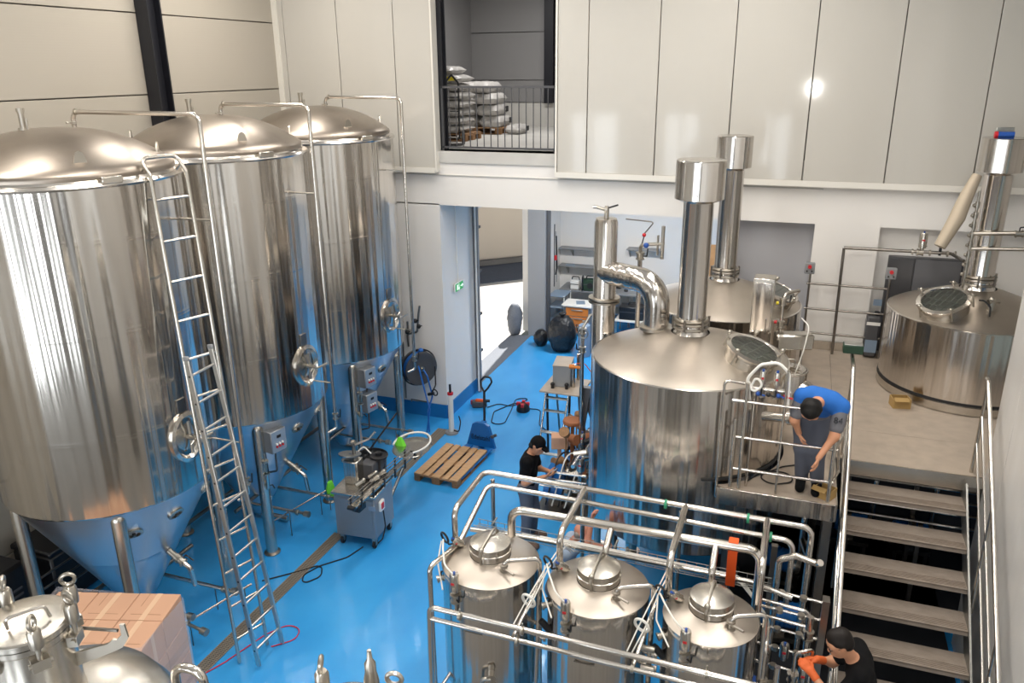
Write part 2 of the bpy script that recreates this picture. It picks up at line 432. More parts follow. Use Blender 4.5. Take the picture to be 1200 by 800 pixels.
# yard outside
struct('ground_yard', MB().box((-18, 19, -.16), (23, 44, .2)), 'yard_concrete')
rd = Matrix.Rotation(R(42.3), 3, 'Z')
struct('ground_road', MB().box((-11.0, 23.1, -.05), (34, 2.35, .03), m3=rd), 'asphalt')
hb = struct('wall_yard_building', MB().box((-11.6, 26.6, 1.35), (40, 3.2, 2.7), m3=rd), 'facade_cream')
MB().box((-10.5, 25.0, .06), (40, .25, .16), m3=rd).build('kerb_stones', 'concrete_dark', hb)
# partition and cabinet seen past the kettles
struct('wall_partition', MB().box((-.36, 13.32, 3.18), (1.2, .08, 1.98)), 'partition_grey')
cb = thing('wall_cabinet', 'dark grey steel cabinet set in the white recess behind the lone kettle', 'cabinet', (1.85, 13.16, 2.2))
MB().bbox((0, .03, .77), (1.02, .12, 1.52), .008).build('body', 'dark_grey', cb)
MB().bbox((-.33, -.04, .77), (.34, .02, 1.48), .004).build('door', 'dark_grey', cb)
MB().bbox((.17, -.04, .77), (.62, .02, 1.48), .004).build('door', 'cabinet_grey', cb)
MB().cyl((-.2, -.07, .95), (-.2, -.1, .95), .02).build('knob', 'black_plastic', cb)
# exit sign on the pier
es = thing('exit_sign', 'small green emergency exit sign on the white pier by the yard door', 'sign', (-6.08, 13.69, 2.42))
MB().bbox((.012, 0, .09), (.024, .4, .18), .004).build('housing', 'white_plastic', es)
MB().box((.0255, 0, .09), (.003, .36, .145)).build('face', 'exit_green', es)
mb = MB().box((.028, -.09, .09), (.002, .05, .10)).ball((.029, -.02, .14), .014, 8, 6, sx=.1).box((.028, -.02, .1), (.002, .022, .06))
mb.box((.028, -.035, .055), (.002, .02, .05), m3=Matrix.Rotation(.5, 3, 'X')).box((.028, 0, .055), (.002, .02, .05), m3=Matrix.Rotation(-.5, 3, 'X'))
mb.box((.028, .1, .09), (.002, .1, .016)).prism([(-.03, -.035), (.03, 0), (-.03, .035)], 0, .002, Matrix(((0, 0, 1), (1, 0, 0), (0, 1, 0))), (.027, .15, .09))
mb.build('running_figure', 'exit_white', es)
cd = tag(MB().tube([(-6.075, 13.69, 2.6), (-6.075, 13.66, 4.17)], .011, 8).build('conduit_pipe', 'white_plastic', loc=(-6.075, 13.69, 2.6)), 'thin conduit running down the pier to the exit sign', 'conduit')
cd.location = (-6.075, 13.69, 2.6)
# floor drains
def drain(name, x, y0, y1, wd, label, slat=.028):
    t = thing(name, label, 'drain', (x, (y0 + y1) / 2, 0)); L = y1 - y0
    MB().box((0, 0, .002), (wd, L, .004)).build('channel', 'dark_grey', t)
    for s in (-1, 1): MB().box((s * (wd / 2 - .006), 0, .006), (.012, L, .012)).build('edge_bar', 'grate', t)
    m = MB(); n = int(L / slat)
    for i in range(n): m.box((0, -L / 2 + (i + .5) * slat, .008), (wd - .02, slat * .42, .008))
    for s in (-1, 0, 1): m.box((s * wd * .25, 0, .0075), (.006, L, .008))
    tag(m.build('grating', 'grate', t), kind='stuff')
drain('floor_drain', -5.93, 3.0, 8.75, .17, 'long grated floor drain running past the ladder feet to the labelling machine')
drain('floor_drain', -5.97, 10.6, 12.55, .22, 'short grated floor drain ending under the blue hose reel')
# ------------------------------------------------------------------ fittings shared by many things
def butterfly(parent, p, axis, r=.03, handle=(0, 0, 1), hl=.12, name='valve'):
    """a clamp body, two ferrules and a lever: one part with a lever as sub-part (world or local coordinates of parent)"""
    p = Vector(p); x, y, d = frame(axis)
    m = MB().cyl(p - d * .03, p + d * .03, r * 1.25).cyl(p - d * .045, p - d * .03, r * 1.6).cyl(p + d * .03, p + d * .045, r * 1.6)
    v = m.build(name, 'cast_steel', parent, sharp=30)
    h = Vector(handle).normalized()
    MB().cyl(p, p + h * (r + .05), .008, n=8).tube([p + h * (r + .05), p + h * (r + .06) + d * hl], .009, 8).build('lever', 'black_plastic', v)
    return v
def clamp(parent, p, axis, r=.03):
    p = Vector(p); x, y, d = frame(axis)
    return MB().cyl(p - d * .012, p + d * .012, r * 1.45, n=14).cyl(p + x * r * 1.4, p + x * (r * 1.4 + .05), .007, n=6).ball(p + x * (r * 1.4 + .05), .014, 6, 4).build('clamp', 'cast_steel', parent)
def actuator(parent, p, d=(0, 0, 1), h=.16, r=.036, name='actuator'):
    p = Vector(p); d = Vector(d).normalized()
    a = MB().lathe([(0, 0), (r * .5, 0), (r * .5, .03), (r, .04), (r, h - .02), (r * .85, h), (0, h)], 16, p, d).build(name, 'satin_steel', parent)
    x_, y_, _ = frame(d); MB().bbox(p + d * h * .6 - V(0, r, 0) * (1 if abs(d.y) < .7 else 0), (r * .7, .008, .022), .001).build('mark', 'red', a)
    MB().cyl(p + d * h, p + d * (h + .02), .012, n=8).build('air_port', 'valve_blue', a)
    return a
def pipe(parent, pts, r, bend=.08, material='pipe_steel', name='pipe', n=10):
    return MB().tube(pts, r, n, bend).build(name, material, parent)

# ------------------------------------------------------------------ tall fermentation tanks
def fermenter(y, label, boxes, man_deg, pipes_side, py=0.0):
    t = thing('fermentation_tank', label, 'tank', (-7.34, y, 0), group='tall steel fermentation tanks along the panel wall')
    r = 1.18; z0, z1 = 2.04, 5.45
    prof = [(r - .012, z0 - .01), (r, z0 + .01), (r, z0 + .04)]
    for zw in (2.9, 4.02, 4.95):
        prof += [(r, zw - .05), (r, zw - .022), (r + .0006, zw - .012), (r - .0005, zw), (r + .0006, zw + .012), (r, zw + .022), (r, zw + .05)]
    prof += [(r, z1)]
    MB().lathe(prof, 96).build('shell', 'tank_steel', t, sharp=28)
    MB().lathe([(r - .02, z1 - .005), (r + .02, z1), (r + .026, z1 + .02), (r + .01, z1 + .045), (r - .05, z1 + .05), (r - .06, z1 + .08)], 96).build('rim', 'pipe_steel', t, sharp=25)
    dp = [(r - .06, z1 + .06), (r - .05, z1 + .1), (r - .06, z1 + .14)]
    a0 = r - .06; h0 = z1 + .14
    for k in range(1, 15):
        q = k / 14; rr = a0 * (1 - q); dp.append((rr, h0 + .37 * (1 - (rr / a0) ** 2.3)))
    MB().lathe(dp, 80).build('dome', 'dome_dark', t, sharp=60)
    MB().lathe([(.09, .10), (.62, 1.064), (.655, 1.128), (.657, 1.130), (.66, 1.137), (1.155, 2.03)], 80).build('cone', 'cone_steel', t, sharp=60)
    ou = MB().cyl((0, 0, .16), (0, 0, .06), .055).tube([(0, 0, .12), (0, 0, .06), (.5, 0, .06)], .045, 10, .03).build('outlet', 'pipe_steel', t)
    leg = None
    for sx in (-1, 1):
        for sy in (-1, 1):
            x, yy = .76 * sx, .76 * sy
            lg = MB().lathe([(.078, .03), (.078, 1.93), (.07, 1.97), (.045, 2.0), (0, 2.01)], 18, (x, yy, 0)).build('leg', 'satin_steel', t)
            MB().lathe([(0, .005), (.11, .005), (.115, .02), (.06, .035), (.05, .07), (0, .07)], 18, (x, yy, 0)).build('foot', 'cast_steel', lg)
    # oval manway on the shell
    a = R(man_deg); zc = 2.66; nv = Vector((math.cos(a), math.sin(a), 0)); tv = Vector((-math.sin(a), math.cos(a), 0)); c = nv * (r + .005); c.z = zc
    Mx = Matrix((tv, Vector((0, 0, 1)), nv)).transposed().to_4x4(); Mx.translation = c
    m = MB(); m.M = Mx
    m.lathe([(.295, -.06), (.295, .02), (.25, .035), (.225, .0)], 36, sx=.8, sy=1)
    mw = m.build('manway', 'pipe_steel', t)
    m = MB(); m.M = Mx; m.lathe([(.225, .0), (.2, -.02), (.1, .012), (0, .02)], 36, sx=.8, sy=1); m.build('manway_door', 'satin_steel', mw)
    m = MB(); m.M = Mx
    m.tube([(0, -.19, .05), (0, .19, .05)], .018, 8); m.tube([(-.02, 0, .04), (-.02, 0, .2), (.18, 0, .2)], .014, 8, .02); m.cyl((0, 0, 0), (0, 0, .14), .03, n=12)
    for q in range(4): m.tube([(0, 0, .12), (.09 * math.cos(q * 1.571 + .6), .09 * math.sin(q * 1.571 + .6), .12)], .01, 6)
    m.build('manway_handle', 'cast_steel', mw)
    m = MB(); m.M = Mx; m.bbox((-.02, .38, .0), (.12, .16, .02), .004); m.build('name_plate', 'dark_steel', t)
    # domes fittings and lifting lugs
    for ang in (150, 215, 330, 35):
        aa = R(ang); q = Vector((math.cos(aa), math.sin(aa), 0)); tq = Vector((-q.y, q.x, 0)); p = q * .98; p.z = z1 + .24
        m3 = Matrix((tq, Vector((0, 0, 1)), q)).transposed()
        pl_ = [(-.07, -.06), (.07, -.06), (.045, .05), (.03, .085), (0, .1), (-.03, .085), (-.045, .05)]
        lg = MB().prism(pl_, -.009, .009, m3, p).build('lifting_lug', 'cast_steel', t)
        MB().ring(p + Vector((0, 0, .05)), .024, .008, q, 14, 6).build('lug_eye', 'dark_steel', lg)
    for ang in (-20, 70):
        aa = R(ang); q = Vector((math.cos(aa), math.sin(aa), 0)) * (r - .0); q.z = z1 + .07
        MB().bbox(q, (.05, .2, .07), .008, aa).build('rim_bracket', 'satin_steel', t)
    vp = Vector((-.12, -.22, z1 + .47))
    vv = MB().cyl(vp, vp + Vector((0, 0, .05)), .05).cyl(vp + Vector((0, 0, .05)), vp + Vector((0, 0, .2)), .03).cyl(vp + Vector((0, 0, .2)), vp + Vector((0, 0, .24)), .04).cyl(vp + Vector((.06, 0, .02)), vp + Vector((.06, 0, .14)), .012, n=8).build('relief_valve', 'cast_steel', t)
    # cleaning pipe: up from the dome, over the edge and down
    hp = z1 + .64
    cp = pipe(t, [(.18 - py * .8, py, z1 + .48 - py * .1), (.18 - py * .8, py, hp), (1.5, py, hp - .01), (1.5, py, 1.95)], .024, .09, name='cleaning_pipe')
    clamp(t, (.18 - py * .8, py, z1 + .53), (0, 0, 1), .026); clamp(t, (.24 - py * .8, py, hp), (1, 0, 0), .026)
    for zb in (5.0, 2.4): MB().tube([(1.18 - py * .2, py, zb), (1.5, py, zb)], .011, 8).build('pipe_bracket', 'cast_steel', t)
    butterfly(t, (1.5, py, 1.9), (0, 0, 1), .026, (1, 0, 0))
    pipe(t, [(1.5, py, 1.86), (1.5, py, 1.72), (1.42, py - .1, 1.68)], .02, .04)
    # cone fittings: racking valve, sample port, thermowell eye
    for (aa, zz, kind) in ((R(-10), 1.72, 'eye'), (R(20), 1.78, 'eye'), (R(-2), 1.05, 'rack'), (R(-38), 1.66, 'eye')):
        rc = .09 + (zz - .1) * .5518; nn = Vector((math.cos(aa) * .866, math.sin(aa) * .866, -.5)); p = Vector((math.cos(aa) * rc, math.sin(aa) * rc, zz))
        if kind == 'eye':
            e = MB().lathe([(.07, -.02), (.075, .02), (.05, .03), (.045, -.01), (0, -.01)], 18, p, nn, sx=1.35).build('port', 'cast_steel', t)
            MB().cyl(p, p + nn * .05, .02, n=10).build('plug', 'dark_steel', e)
        else:
            MB().cyl(p, p + nn * .12, .04).cyl(p + nn * .12, p + nn * .15, .055).build('racking_port', 'cast_steel', t)
            butterfly(t, p + nn * .2, nn, .036, (0, 1, .4))
            pipe(t, [p + nn * .24, p + nn * .34, p + nn * .34 + Vector((.02, .02, -.25))], .03, .06)
    # low product pipes between the legs
    for dy, zz, L in ((-.3, .42, 1.05), (.35, .34, 1.15)):
        pp = pipe(t, [(.0, dy, zz), (L, dy, zz)], .026, 0)
        MB().cyl((L - .02, dy, zz), (L + .06, dy, zz), .045, n=14).build('pipe_end', 'cast_steel', t)
        MB().cyl((L - .16, dy, zz), (L - .12, dy, zz), .04, n=14).build('pipe_union', 'cast_steel', t)
        MB().tube([(L - .28, dy, zz), (L - .28, dy, 0.0)], .008, 6).build('pipe_prop', 'dark_steel', t)
    pipe(t, [(-.55, -.95, .3), (-.55, .95, .3)], .03, 0, 'dark_steel')
    pipe(t, [(.2, -.76, .55), (.2, .76, .55)], .028, 0, 'dark_steel')
    for zz in (.48, .62, .78): MB().tube([(-.76, -.76, zz), (-.76, .76, zz)], .015, 6).build('leg_stretcher', 'dark_steel', t)
    # control boxes on brackets beside a front leg
    for (bx, by, bz) in boxes:
        b = MB().bbox((bx, by, bz), (.2, .26, .32), .008, R(-12)).build('control_box', 'machine_grey', t)
        m3 = Matrix.Rotation(R(-12), 3, 'Z'); o = Vector((bx, by, bz))
        MB().box(o + m3 @ Vector((.102, 0, .0)), (.004, .24, .3), m3=m3).build('front_plate', 'gas_blue', b)
        MB().box(o + m3 @ Vector((.106, 0, .07)), (.006, .07, .04), m3=m3).build('display', 'black_plastic', b)
        for k, c_ in ((-.05, 'white_plastic'), (0, 'white_plastic'), (.05, 'red')):
            for zz in (-.03, -.07): MB().cyl(o + m3 @ Vector((.102, k, zz)), o + m3 @ Vector((.122, k, zz)), .015, n=10).build('button', 'red' if zz < -.05 else 'white_plastic', b)
        MB().tube([o + Vector((0, 0, -.16)), o + Vector((-.02, .02, -.5)), o + Vector((-.3, .1, -.62))], .014, 8, .06).build('cable', 'dark_grey', b)
        MB().tube([o + Vector((-.1, 0, 0)), Vector((.76, .76 if by > 0 else -.76, bz))], .02, 8).build('bracket', 'dark_steel', b)
    # sight glass beside the box
    if pipes_side:
        g = Vector((1.0, -.98, 1.42))
        MB().tube([g + Vector((-.2, .2, -.25)), g + Vector((0, 0, -.25)), g], .02, 8, .05).build('sample_pipe', 'pipe_steel', t)
        MB().cyl(g, g + Vector((0, 0, .16)), .035, n=14).build('sight_glass', 'glass', t)
        MB().cyl(g + Vector((0, 0, .16)), g + Vector((0, 0, .19)), .045, n=14).cyl(g + Vector((0, 0, .18)), g + Vector((0, 0, .28)), .01, n=8).build('sight_glass_cap', 'cast_steel', t)
        MB().cyl(g + Vector((0, 0, -.02)), g, .045, n=14).build('sight_glass_base', 'cast_steel', t)
        butterfly(t, g + Vector((-.08, .08, -.25)), (1, -1, 0), .022, (1, 1, 0), .1)
    return t
fermenter(6.37, 'steel fermentation tank with the two ladders leaning against it', [], -2, False, .45)
fermenter(8.78, 'steel fermentation tank standing between the two other tall tanks', [(.9, -.62, 1.74)], -5, True)
fermenter(11.25, 'steel fermentation tank beside the white pier with the hose reel', [(.92, -.62, 1.74), (.92, -.62, 1.3)], -6, True)

# ------------------------------------------------------------------ brew kettles
def kettle(name, label, c, r, zb, zr, zc, ztop, chim_r, cap_r, man_deg, man_r, legs, base_ring):
    t = thing(name, label, 'kettle', (c[0], c[1], zb if base_ring else 0))
    o = -(zb if base_ring else 0)
    M0 = lambda: MB()
    sh = MB().lathe([(r - .02, zb + o), (r, zb + .02 + o), (r, zr - .015 + o)], 96).build('shell', 'kettle_steel', t)
    MB().lathe([(r - .004, zr - .018 + o), (r + .008, zr - .012 + o), (r + .008, zr + o), (r - .01, zr + .008 + o)], 96).build('rim', 'pipe_steel', t)
    pr = [(r - .005, zr + o)]
    for k in range(1, 13):
        q = k / 12; rr = r + (chim_r * 1.35 - r) * q
        pr.append((rr, zr + (zc - zr) * (q ** .9) + o))
    MB().lathe(pr, 96).build('cone_top', 'dome_steel', t, sharp=60)
    MB().lathe([(0, zb - .06 + o), (r * .6, zb - .05 + o), (r - .02, zb + .005 + o)] if not base_ring else [(0, .008), (r - .02, .01)], 64).build('bottom', 'dark_steel', t)
    if base_ring:
        MB().lathe([(r + .01, .012), (r + .012, .12), (r - .012, .125)], 96).build('base_ring', 'satin_steel', t)
        MB().lathe([(r - .005, .125), (r + .006, .128), (r + .006, .165), (r - .004, .168)], 96).build('black_seal', 'rubber', t)
    for k in range(legs):
        a = 2 * math.pi * (k + .5) / legs; x, y = (r - .16) * math.cos(a), (r - .16) * math.sin(a)
        lg = MB().cyl((x, y, .02), (x, y, zb + .02), .06).build('leg', 'satin_steel', t)
        MB().cyl((x, y, 0.0), (x, y, .02), .1).build('foot', 'cast_steel', lg)
    zf = zc + o
    ch = MB().lathe([(chim_r * 1.3, zf - .02), (chim_r * 1.02, zf + .06), (chim_r, zf + .1), (chim_r, ztop - .46 + o), (chim_r * 1.05, ztop - .44 + o)], 40).build('chimney', 'kettle_steel', t)
    for dz in (.06, .12, .16):
        MB().ring((0, 0, zf + dz), chim_r * 1.12, .018, (0, 0, 1), 36, 8).build('flange', 'cast_steel', ch)
    for k in range(6):
        a = k * math.pi / 3 + .3; MB().cyl((chim_r * 1.25 * math.cos(a), chim_r * 1.25 * math.sin(a), zf + .05), (chim_r * 1.25 * math.cos(a), chim_r * 1.25 * math.sin(a), zf + .19), .014, n=8).build('bolt', 'dark_steel', ch)
    MB().lathe([(chim_r * 1.02, ztop - .46 + o), (cap_r, ztop - .42 + o), (cap_r, ztop - .01 + o), (cap_r - .01, ztop + o), (.1, ztop + .008 + o), (0, ztop + .01 + o)], 48).build('chimney_cap', 'kettle_steel', t, sharp=30)
    # manway with glass lid, tilted with the cone
    if man_r:
        a = R(man_deg); rr = r * .68; q = Vector((math.cos(a), math.sin(a), 0))
        sl = math.atan2(zc - zr, r - chim_r * 1.35); nrm = (q * math.sin(sl * 1.1) + Vector((0, 0, math.cos(sl)))).normalized()
        qz = (r - rr) / (r - chim_r * 1.35)
        p = q * rr; p.z = zr + (zc - zr) * (qz ** .9) + o
        tx = Vector((0, 0, 1)).cross(q).normalized(); ty = nrm.cross(tx)
        Mx = Matrix((tx, ty, nrm)).transposed().to_4x4(); Mx.translation = p
        m = MB(); m.M = Mx; m.lathe([(man_r * .96, -.16), (man_r * .96, .1), (man_r * 1.06, .11), (man_r * 1.06, .125)], 40); mw = m.build('manway', 'satin_steel', t)
        m = MB(); m.M = Mx; m.lathe([(man_r * .88, .125), (man_r * 1.06, .127), (man_r * 1.08, .15), (man_r * .9, .16), (man_r * .86, .14)], 40); m.build('lid_frame', 'pipe_steel', mw)
        m = MB(); m.M = Mx; m.lathe([(man_r * .88, .14), (0, .14)], 40); m.lathe([(man_r * .88, .152), (0, .153)], 40); m.build('lid_glass', 'glass', mw)
        m = MB(); m.M = Mx; m.lathe([(man_r * .95, -.1), (0, -.1)], 30); m.build('vessel_inside', 'water_dark', mw)
        m = MB(); m.M = Mx
        for k in range(-3, 4):
            L = math.sqrt(max(0, (man_r * .92) ** 2 - (k * man_r * .25) ** 2))
            m.tube([(k * man_r * .25, -L, .06), (k * man_r * .25, L, .06)], .006, 6)
        for k in (-1, 0, 1):
            L = math.sqrt((man_r * .92) ** 2 - (k * man_r * .4) ** 2); m.tube([(-L, k * man_r * .4, .066), (L, k * man_r * .4, .066)], .006, 6)
        m.build('safety_grid', 'pipe_steel', mw)
        for k in range(5):
            aa = k * 1.2566 + .5; px, py = man_r * 1.1 * math.cos(aa), man_r * 1.1 * math.sin(aa)
            m = MB(); m.M = Mx; m.cyl((px, py, .02), (px, py, .21), .012, n=8).ball((px, py, .2), .026, 8, 6).cyl((px - .05, py, .2), (px + .05, py, .2), .009, n=6); m.build('lid_clamp', 'cast_steel', mw)
    return t
K1 = kettle('brew_kettle', 'large steel brew kettle joined to the bent vapour pipe', (-1.07, 9.04), 1.13, 1.25, 3.27, 3.56, 5.53, .165, .27, -25, .29, 4, False)
K2 = kettle('brew_kettle', 'steel brew kettle before the grey partition with a cabinet at its side', (-.93, 11.5), 1.08, 2.19, 3.28, 3.6, 5.6, .155, .24, -18, .27, 0, True)
K3 = kettle('brew_kettle', 'lone steel brew kettle behind the head of the stairs, with plugs on its chimney cap', (2.35, 11.9), 1.07, 2.19, 3.31, 3.64, 5.6, .17, .26, -128, .3, 0, True)
# vapour condenser column with the wide elbow into kettle one
vc = thing('vapour_condenser', 'tall steel condenser column with a wide elbow pipe into the kettle', 'column', (-2.24, 9.6, 0))
MB().lathe([(.145, .5), (.145, 4.68), (.13, 4.73), (0, 4.74)], 36).build('column_body', 'kettle_steel', vc)
MB().lathe([(.145, 3.66), (.2, 3.665), (.2, 3.69), (.145, 3.695)], 36).lathe([(.145, 3.70), (.2, 3.705), (.2, 3.73), (.145, 3.735)], 36).build('flange', 'cast_steel', vc)
MB().cyl((0, 0, .06), (0, 0, .5), .05).cyl((0, 0, 0), (0, 0, .06), .16).build('stand', 'satin_steel', vc)
MB().tube([(0, 0, 4.06), (.74, -.4, 4.06), (.74, -.4, 3.52)], .15, 28, .42, 12).build('vapour_elbow', 'kettle_steel', vc, sharp=60)
MB().lathe([(.15, 3.5), (.2, 3.505), (.2, 3.53), (.2, 3.54), (.15, 3.545)], 32, (.74, -.4, 0)).lathe([(.155, 3.33), (.155, 3.5)], 32, (.74, -.4, 0)).build('elbow_flange', 'cast_steel', vc)
fv = MB().cyl((0, 0, 4.73), (0, 0, 4.86), .03).cyl((-.02, 0, 4.84), (.02, 0, 4.84), .045).tube([(0, 0, 4.83), (-.12, -.04, 4.87), (-.16, -.05, 4.87)], .02, 8, .03).build('top_fitting', 'cast_steel', vc)
MB().tube([(.02, 0, 4.86), (.14, 0, 4.9)], .012, 6).build('lever', 'black_plastic', fv)
sv = thing('safety_valve', 'small valve cluster with blue handle standing by the condenser column', 'valve', (-1.86, 9.9, 0))
MB().cyl((0, 0, 0), (0, 0, 4.2), .03, n=12).build('riser_pipe', 'pipe_steel', sv)
butterfly(sv, (0, 0, 4.22), (0, 0, 1), .035, (1, 0, 0), .1)
MB().tube([(0, 0, 4.25), (0, 0, 4.36), (.3, -.02, 4.4)], .022, 8, .05).cyl((.28, -.02, 4.2), (.28, -.02, 4.62), .022, n=10).cyl((.22, -.02, 4.25), (.22, -.02, 4.5), .014, n=8).build('branch', 'cast_steel', sv)
MB().tube([(0, 0, 4.3), (.05, 0, 4.52), (.16, 0, 4.66), (-.2, 0, 4.68)], .009, 6, .02).build('air_line', 'dark_steel', sv)
MB().ball((.08, -.05, 4.37), .035, 10, 6).build('knob', 'valve_blue', sv)
MB().ball((.04, 0, 4.49), .026, 10, 6).build('red_cap', 'red', sv)
MB().tube([(1.138 * math.cos(R(a)), 1.138 * math.sin(R(a)), 2.235) for a in range(-72, 64, 4)], .016, 8).build('black_seal', 'rubber', K1)
# small details of kettle three
MB().bbox((.0, .1, 3.47), (.2, .02, .12), .006).tube([(-.08, .0, 3.415), (-.08, .04, 3.47), (.08, .04, 3.47), (.08, .0, 3.415)], .02, 8, .02).build('plug_bracket', 'galvanised', K3)
MB().cyl((-.1, -.04, 3.45), (.08, -.04, 3.45), .035, n=14).build('plug', 'valve_blue', K3)
MB().cyl((-.14, -.04, 3.45), (-.1, -.04, 3.45), .037, n=14).build('plug_cap', 'red', K3)
MB().tube([(-.05, -.5, 1.4), (-.02, -.62, 1.43), (.05, -.66, 1.36), (.03, -.8, 1.28)], .012, 8, .05).build('black_cable', 'black_plastic', K3)
tv = MB().cyl((.07, -.58, 1.28), (.07, -.58, 1.42), .05, n=12).cyl((.02, -.62, 1.42), (.16, -.55, 1.42), .03, n=10).ball((.07, -.58, 1.44), .04, 8, 6).build('top_valve', 'cast_steel', K3)
sl = MB().tube([(-.27, -.15, 2.95), (-.36, -.22, 2.7), (-.44, -.3, 2.42), (-.6, -.4, 2.05)], [.06, .085, .1, .075], 12).build('mesh_sleeve', 'mesh_hose', K3)
# tri-clamp string of fittings running down the chimney
for k in range(8):
    MB().cyl((-.21, -.16, 1.62 + k * .13), (-.21, -.16, 1.70 + k * .13), .03, n=10).ball((-.25, -.19, 1.66 + k * .13), .025, 8, 5).build('chimney_fitting', 'cast_steel', K3)
pipe(K3, [(-.21, -.16, 1.45), (-.21, -.16, 2.75)], .016, 0, 'cast_steel')
pipe(K3, [(-.2, -.16, 2.2), (.9, -.3, 2.3)], .03, 0, 'cast_steel'); pipe(K3, [(-.2, -.16, 2.0), (.9, -.3, 2.08)], .024, 0, 'cast_steel')
actuator(K3, (.45, -.3, 2.26), (1, 0, .1), .2, .05); butterfly(K3, (.3, -.24, 2.24), (1, 0, .1), .03, (0, 0, 1))
# ------------------------------------------------------------------ work platform and stairs
PZ = 2.19
wpf = thing('work_platform', 'raised work platform of worn checker plate carrying the kettles', 'platform', (1.0, 9.5, 0))
def arc_cut(cx, cy, r, a0, a1, n=14): return [(cx + r * math.cos(R(a0 + (a1 - a0) * k / n)), cy + r * math.sin(R(a0 + (a1 - a0) * k / n))) for k in range(n + 1)]
def plate(poly, nm='deck_plate'):
    bm_ = MB().prism([(x, y) for x, y in poly], PZ - .012, PZ)
    return bm_.build(nm, 'checker_plate', wpf, world=True)
g = .004
# plates follow the round cut-out around kettle one
cut = arc_cut(-1.07, 9.04, 1.17, -69, 0)          # from the front edge round to the right
plate([(-.48, 7.95), (.66, 7.95), (.66, 9.04)] + [(x, y) for x, y in cut[::-1] if x > -.66][:-1] + [(-.56, 7.99)])
plate([(.66 + g, 9.09), (2.9, 9.09), (2.9, 9.95), (.66 + g, 9.95)])
plate([(.66, 9.04 + g)] + [(.66, 10.35)] + [(-.44, 10.35)] + arc_cut(-1.07, 9.04, 1.17, 60, 0)[0:])
plate([(.66 + g, 9.95 + g), (2.9, 9.95 + g), (2.9, 10.8), (.66 + g, 10.8)])
plate([(.66 + g, 10.8 + g), (2.9, 10.8 + g), (2.9, 13.02), (.66 + g, 13.02)])
plate([(-2.1, 10.35 + g), (.66, 10.35 + g), (.66, 13.02), (-2.1, 13.02)])
plate([(2.9 + g, 9.09), (4.6, 9.09), (4.6, 13.02), (2.9 + g, 13.02)])
MB().box((2.64, 9.08, PZ - .07), (3.7, .02, .13)).box((1.4, 9.11, PZ - .1), (1.3, .05, .17)).build('stair_edge_fascia', 'satin_steel', wpf, world=True)
MB().bbox((.05, 7.94, PZ - .1), (1.2, .02, .2), .004).build('front_fascia', 'kettle_steel', wpf, world=True)
MB().box((.66, 8.5, PZ - .1), (.02, 1.1, .2)).build('side_fascia', 'satin_steel', wpf, world=True)
for (x0, y0, x1, y1) in ((-.5, 8.0, .66, 8.0), (.66, 9.14, 4.5, 9.14), (.6, 8.0, .6, 13.0), (2.9, 9.2, 2.9, 13.0), (-2.0, 10.5, 4.5, 10.5), (-2.0, 12.8, 4.5, 12.8)):
    dx, dy = x1 - x0, y1 - y0; L = math.hypot(dx, dy)
    MB().box(((x0 + x1) / 2, (y0 + y1) / 2, PZ - .11), (L, .08, .18), math.atan2(dy, dx)).build('beam', 'dark_steel', wpf, world=True)
for x, y in ((.6, 8.05), (-.4, 8.05), (.66, 9.2), (2.9, 9.2), (4.4, 9.2), (-1.9, 10.5), (.6, 10.6), (2.9, 10.6), (-1.9, 12.7), (.6, 12.7), (2.9, 12.7), (4.4, 12.7)):
    MB().box((x, y, (PZ - .2) / 2), (.09, .09, PZ - .2)).build('post', 'dark_steel', wpf, world=True)
struct('kick_plate', MB().box((.72, 12.99, PZ + .07), (.95, .04, .14)), 'satin_steel')  # kick plate of the work platform, at the pier

st = thing('staircase', 'open steel staircase with checker plate treads up to the platform', 'stairs', (1.42, 8.0, 0))
rise, going = .27375, .325
td = None
for i in range(1, 8):
    yf = 9.09 - going * i - .01; zt = PZ - rise * i
    if td is None:
        td = MB().box((0, .165, -.01), (1.19, .33, .02)).box((0, .006, -.03), (1.19, .012, .05)).box((0, .325, -.025), (1.19, .01, .04)).build('tread', 'tread_plate', st)
        td.location = (0, yf - 8.0, zt)
        grips = MB()
        for k in range(5): grips.box((0, .03 + k * .022, .003), (1.17, .007, .006))
        gr = grips.build('anti_slip_strips', 'tread_plate', td)
    else:
        o_ = share(td, st, (0, yf - 8.0, zt)); share(gr, o_)
for s in (-1, 1):
    x = 1.42 + s * .605
    a = Vector((x, 9.09, PZ - .16)); b = Vector((x, 9.09 - going * 8.1, PZ - .16 - rise * 8.1 + .1))
    d = (b - a).normalized(); up = Vector((1, 0, 0)).cross(d) * (-1); up = up if up.z > 0 else -up
    m3 = Matrix((Vector((1, 0, 0)), d, up)).transposed()
    MB().box((a + b) / 2, (.02, (b - a).length, .24), m3=m3).build('stringer', 'galvanised', st, world=True)
def stair_rail(name, label, x, inner):
    t = thing(name, label, 'railing', (x, 8.0, 0))
    sl = rise / going
    top = lambda y, h: PZ + (y - 9.09) * sl + h
    H = 1.02
    MB().tube([(x, 9.7 if inner else 9.28, PZ + 1.08), (x, 9.2, PZ + 1.08), (x, 6.3, top(6.3, 1.0)), (x, 6.3, 0.05)], .024, 12, .08).build('handrail', 'pipe_steel', t, world=True)
    for h in (.38, .7):
        MB().tube([(x, 9.2, PZ + h), (x, 6.36, top(6.36, h - .07))], .014, 8).build('mid_rail', 'pipe_steel', t, world=True)
    for y in (9.18, 8.1, 7.1):
        MB().tube([(x, y, top(y, -.25)), (x, y, top(y, 1.0) if y < 9 else PZ + 1.08)], .019, 10).build('post', 'satin_steel', t, world=True)
    return t
RL = stair_rail('stair_railing', 'tubular steel stair railing next to the kettle and pipework', .74, True)
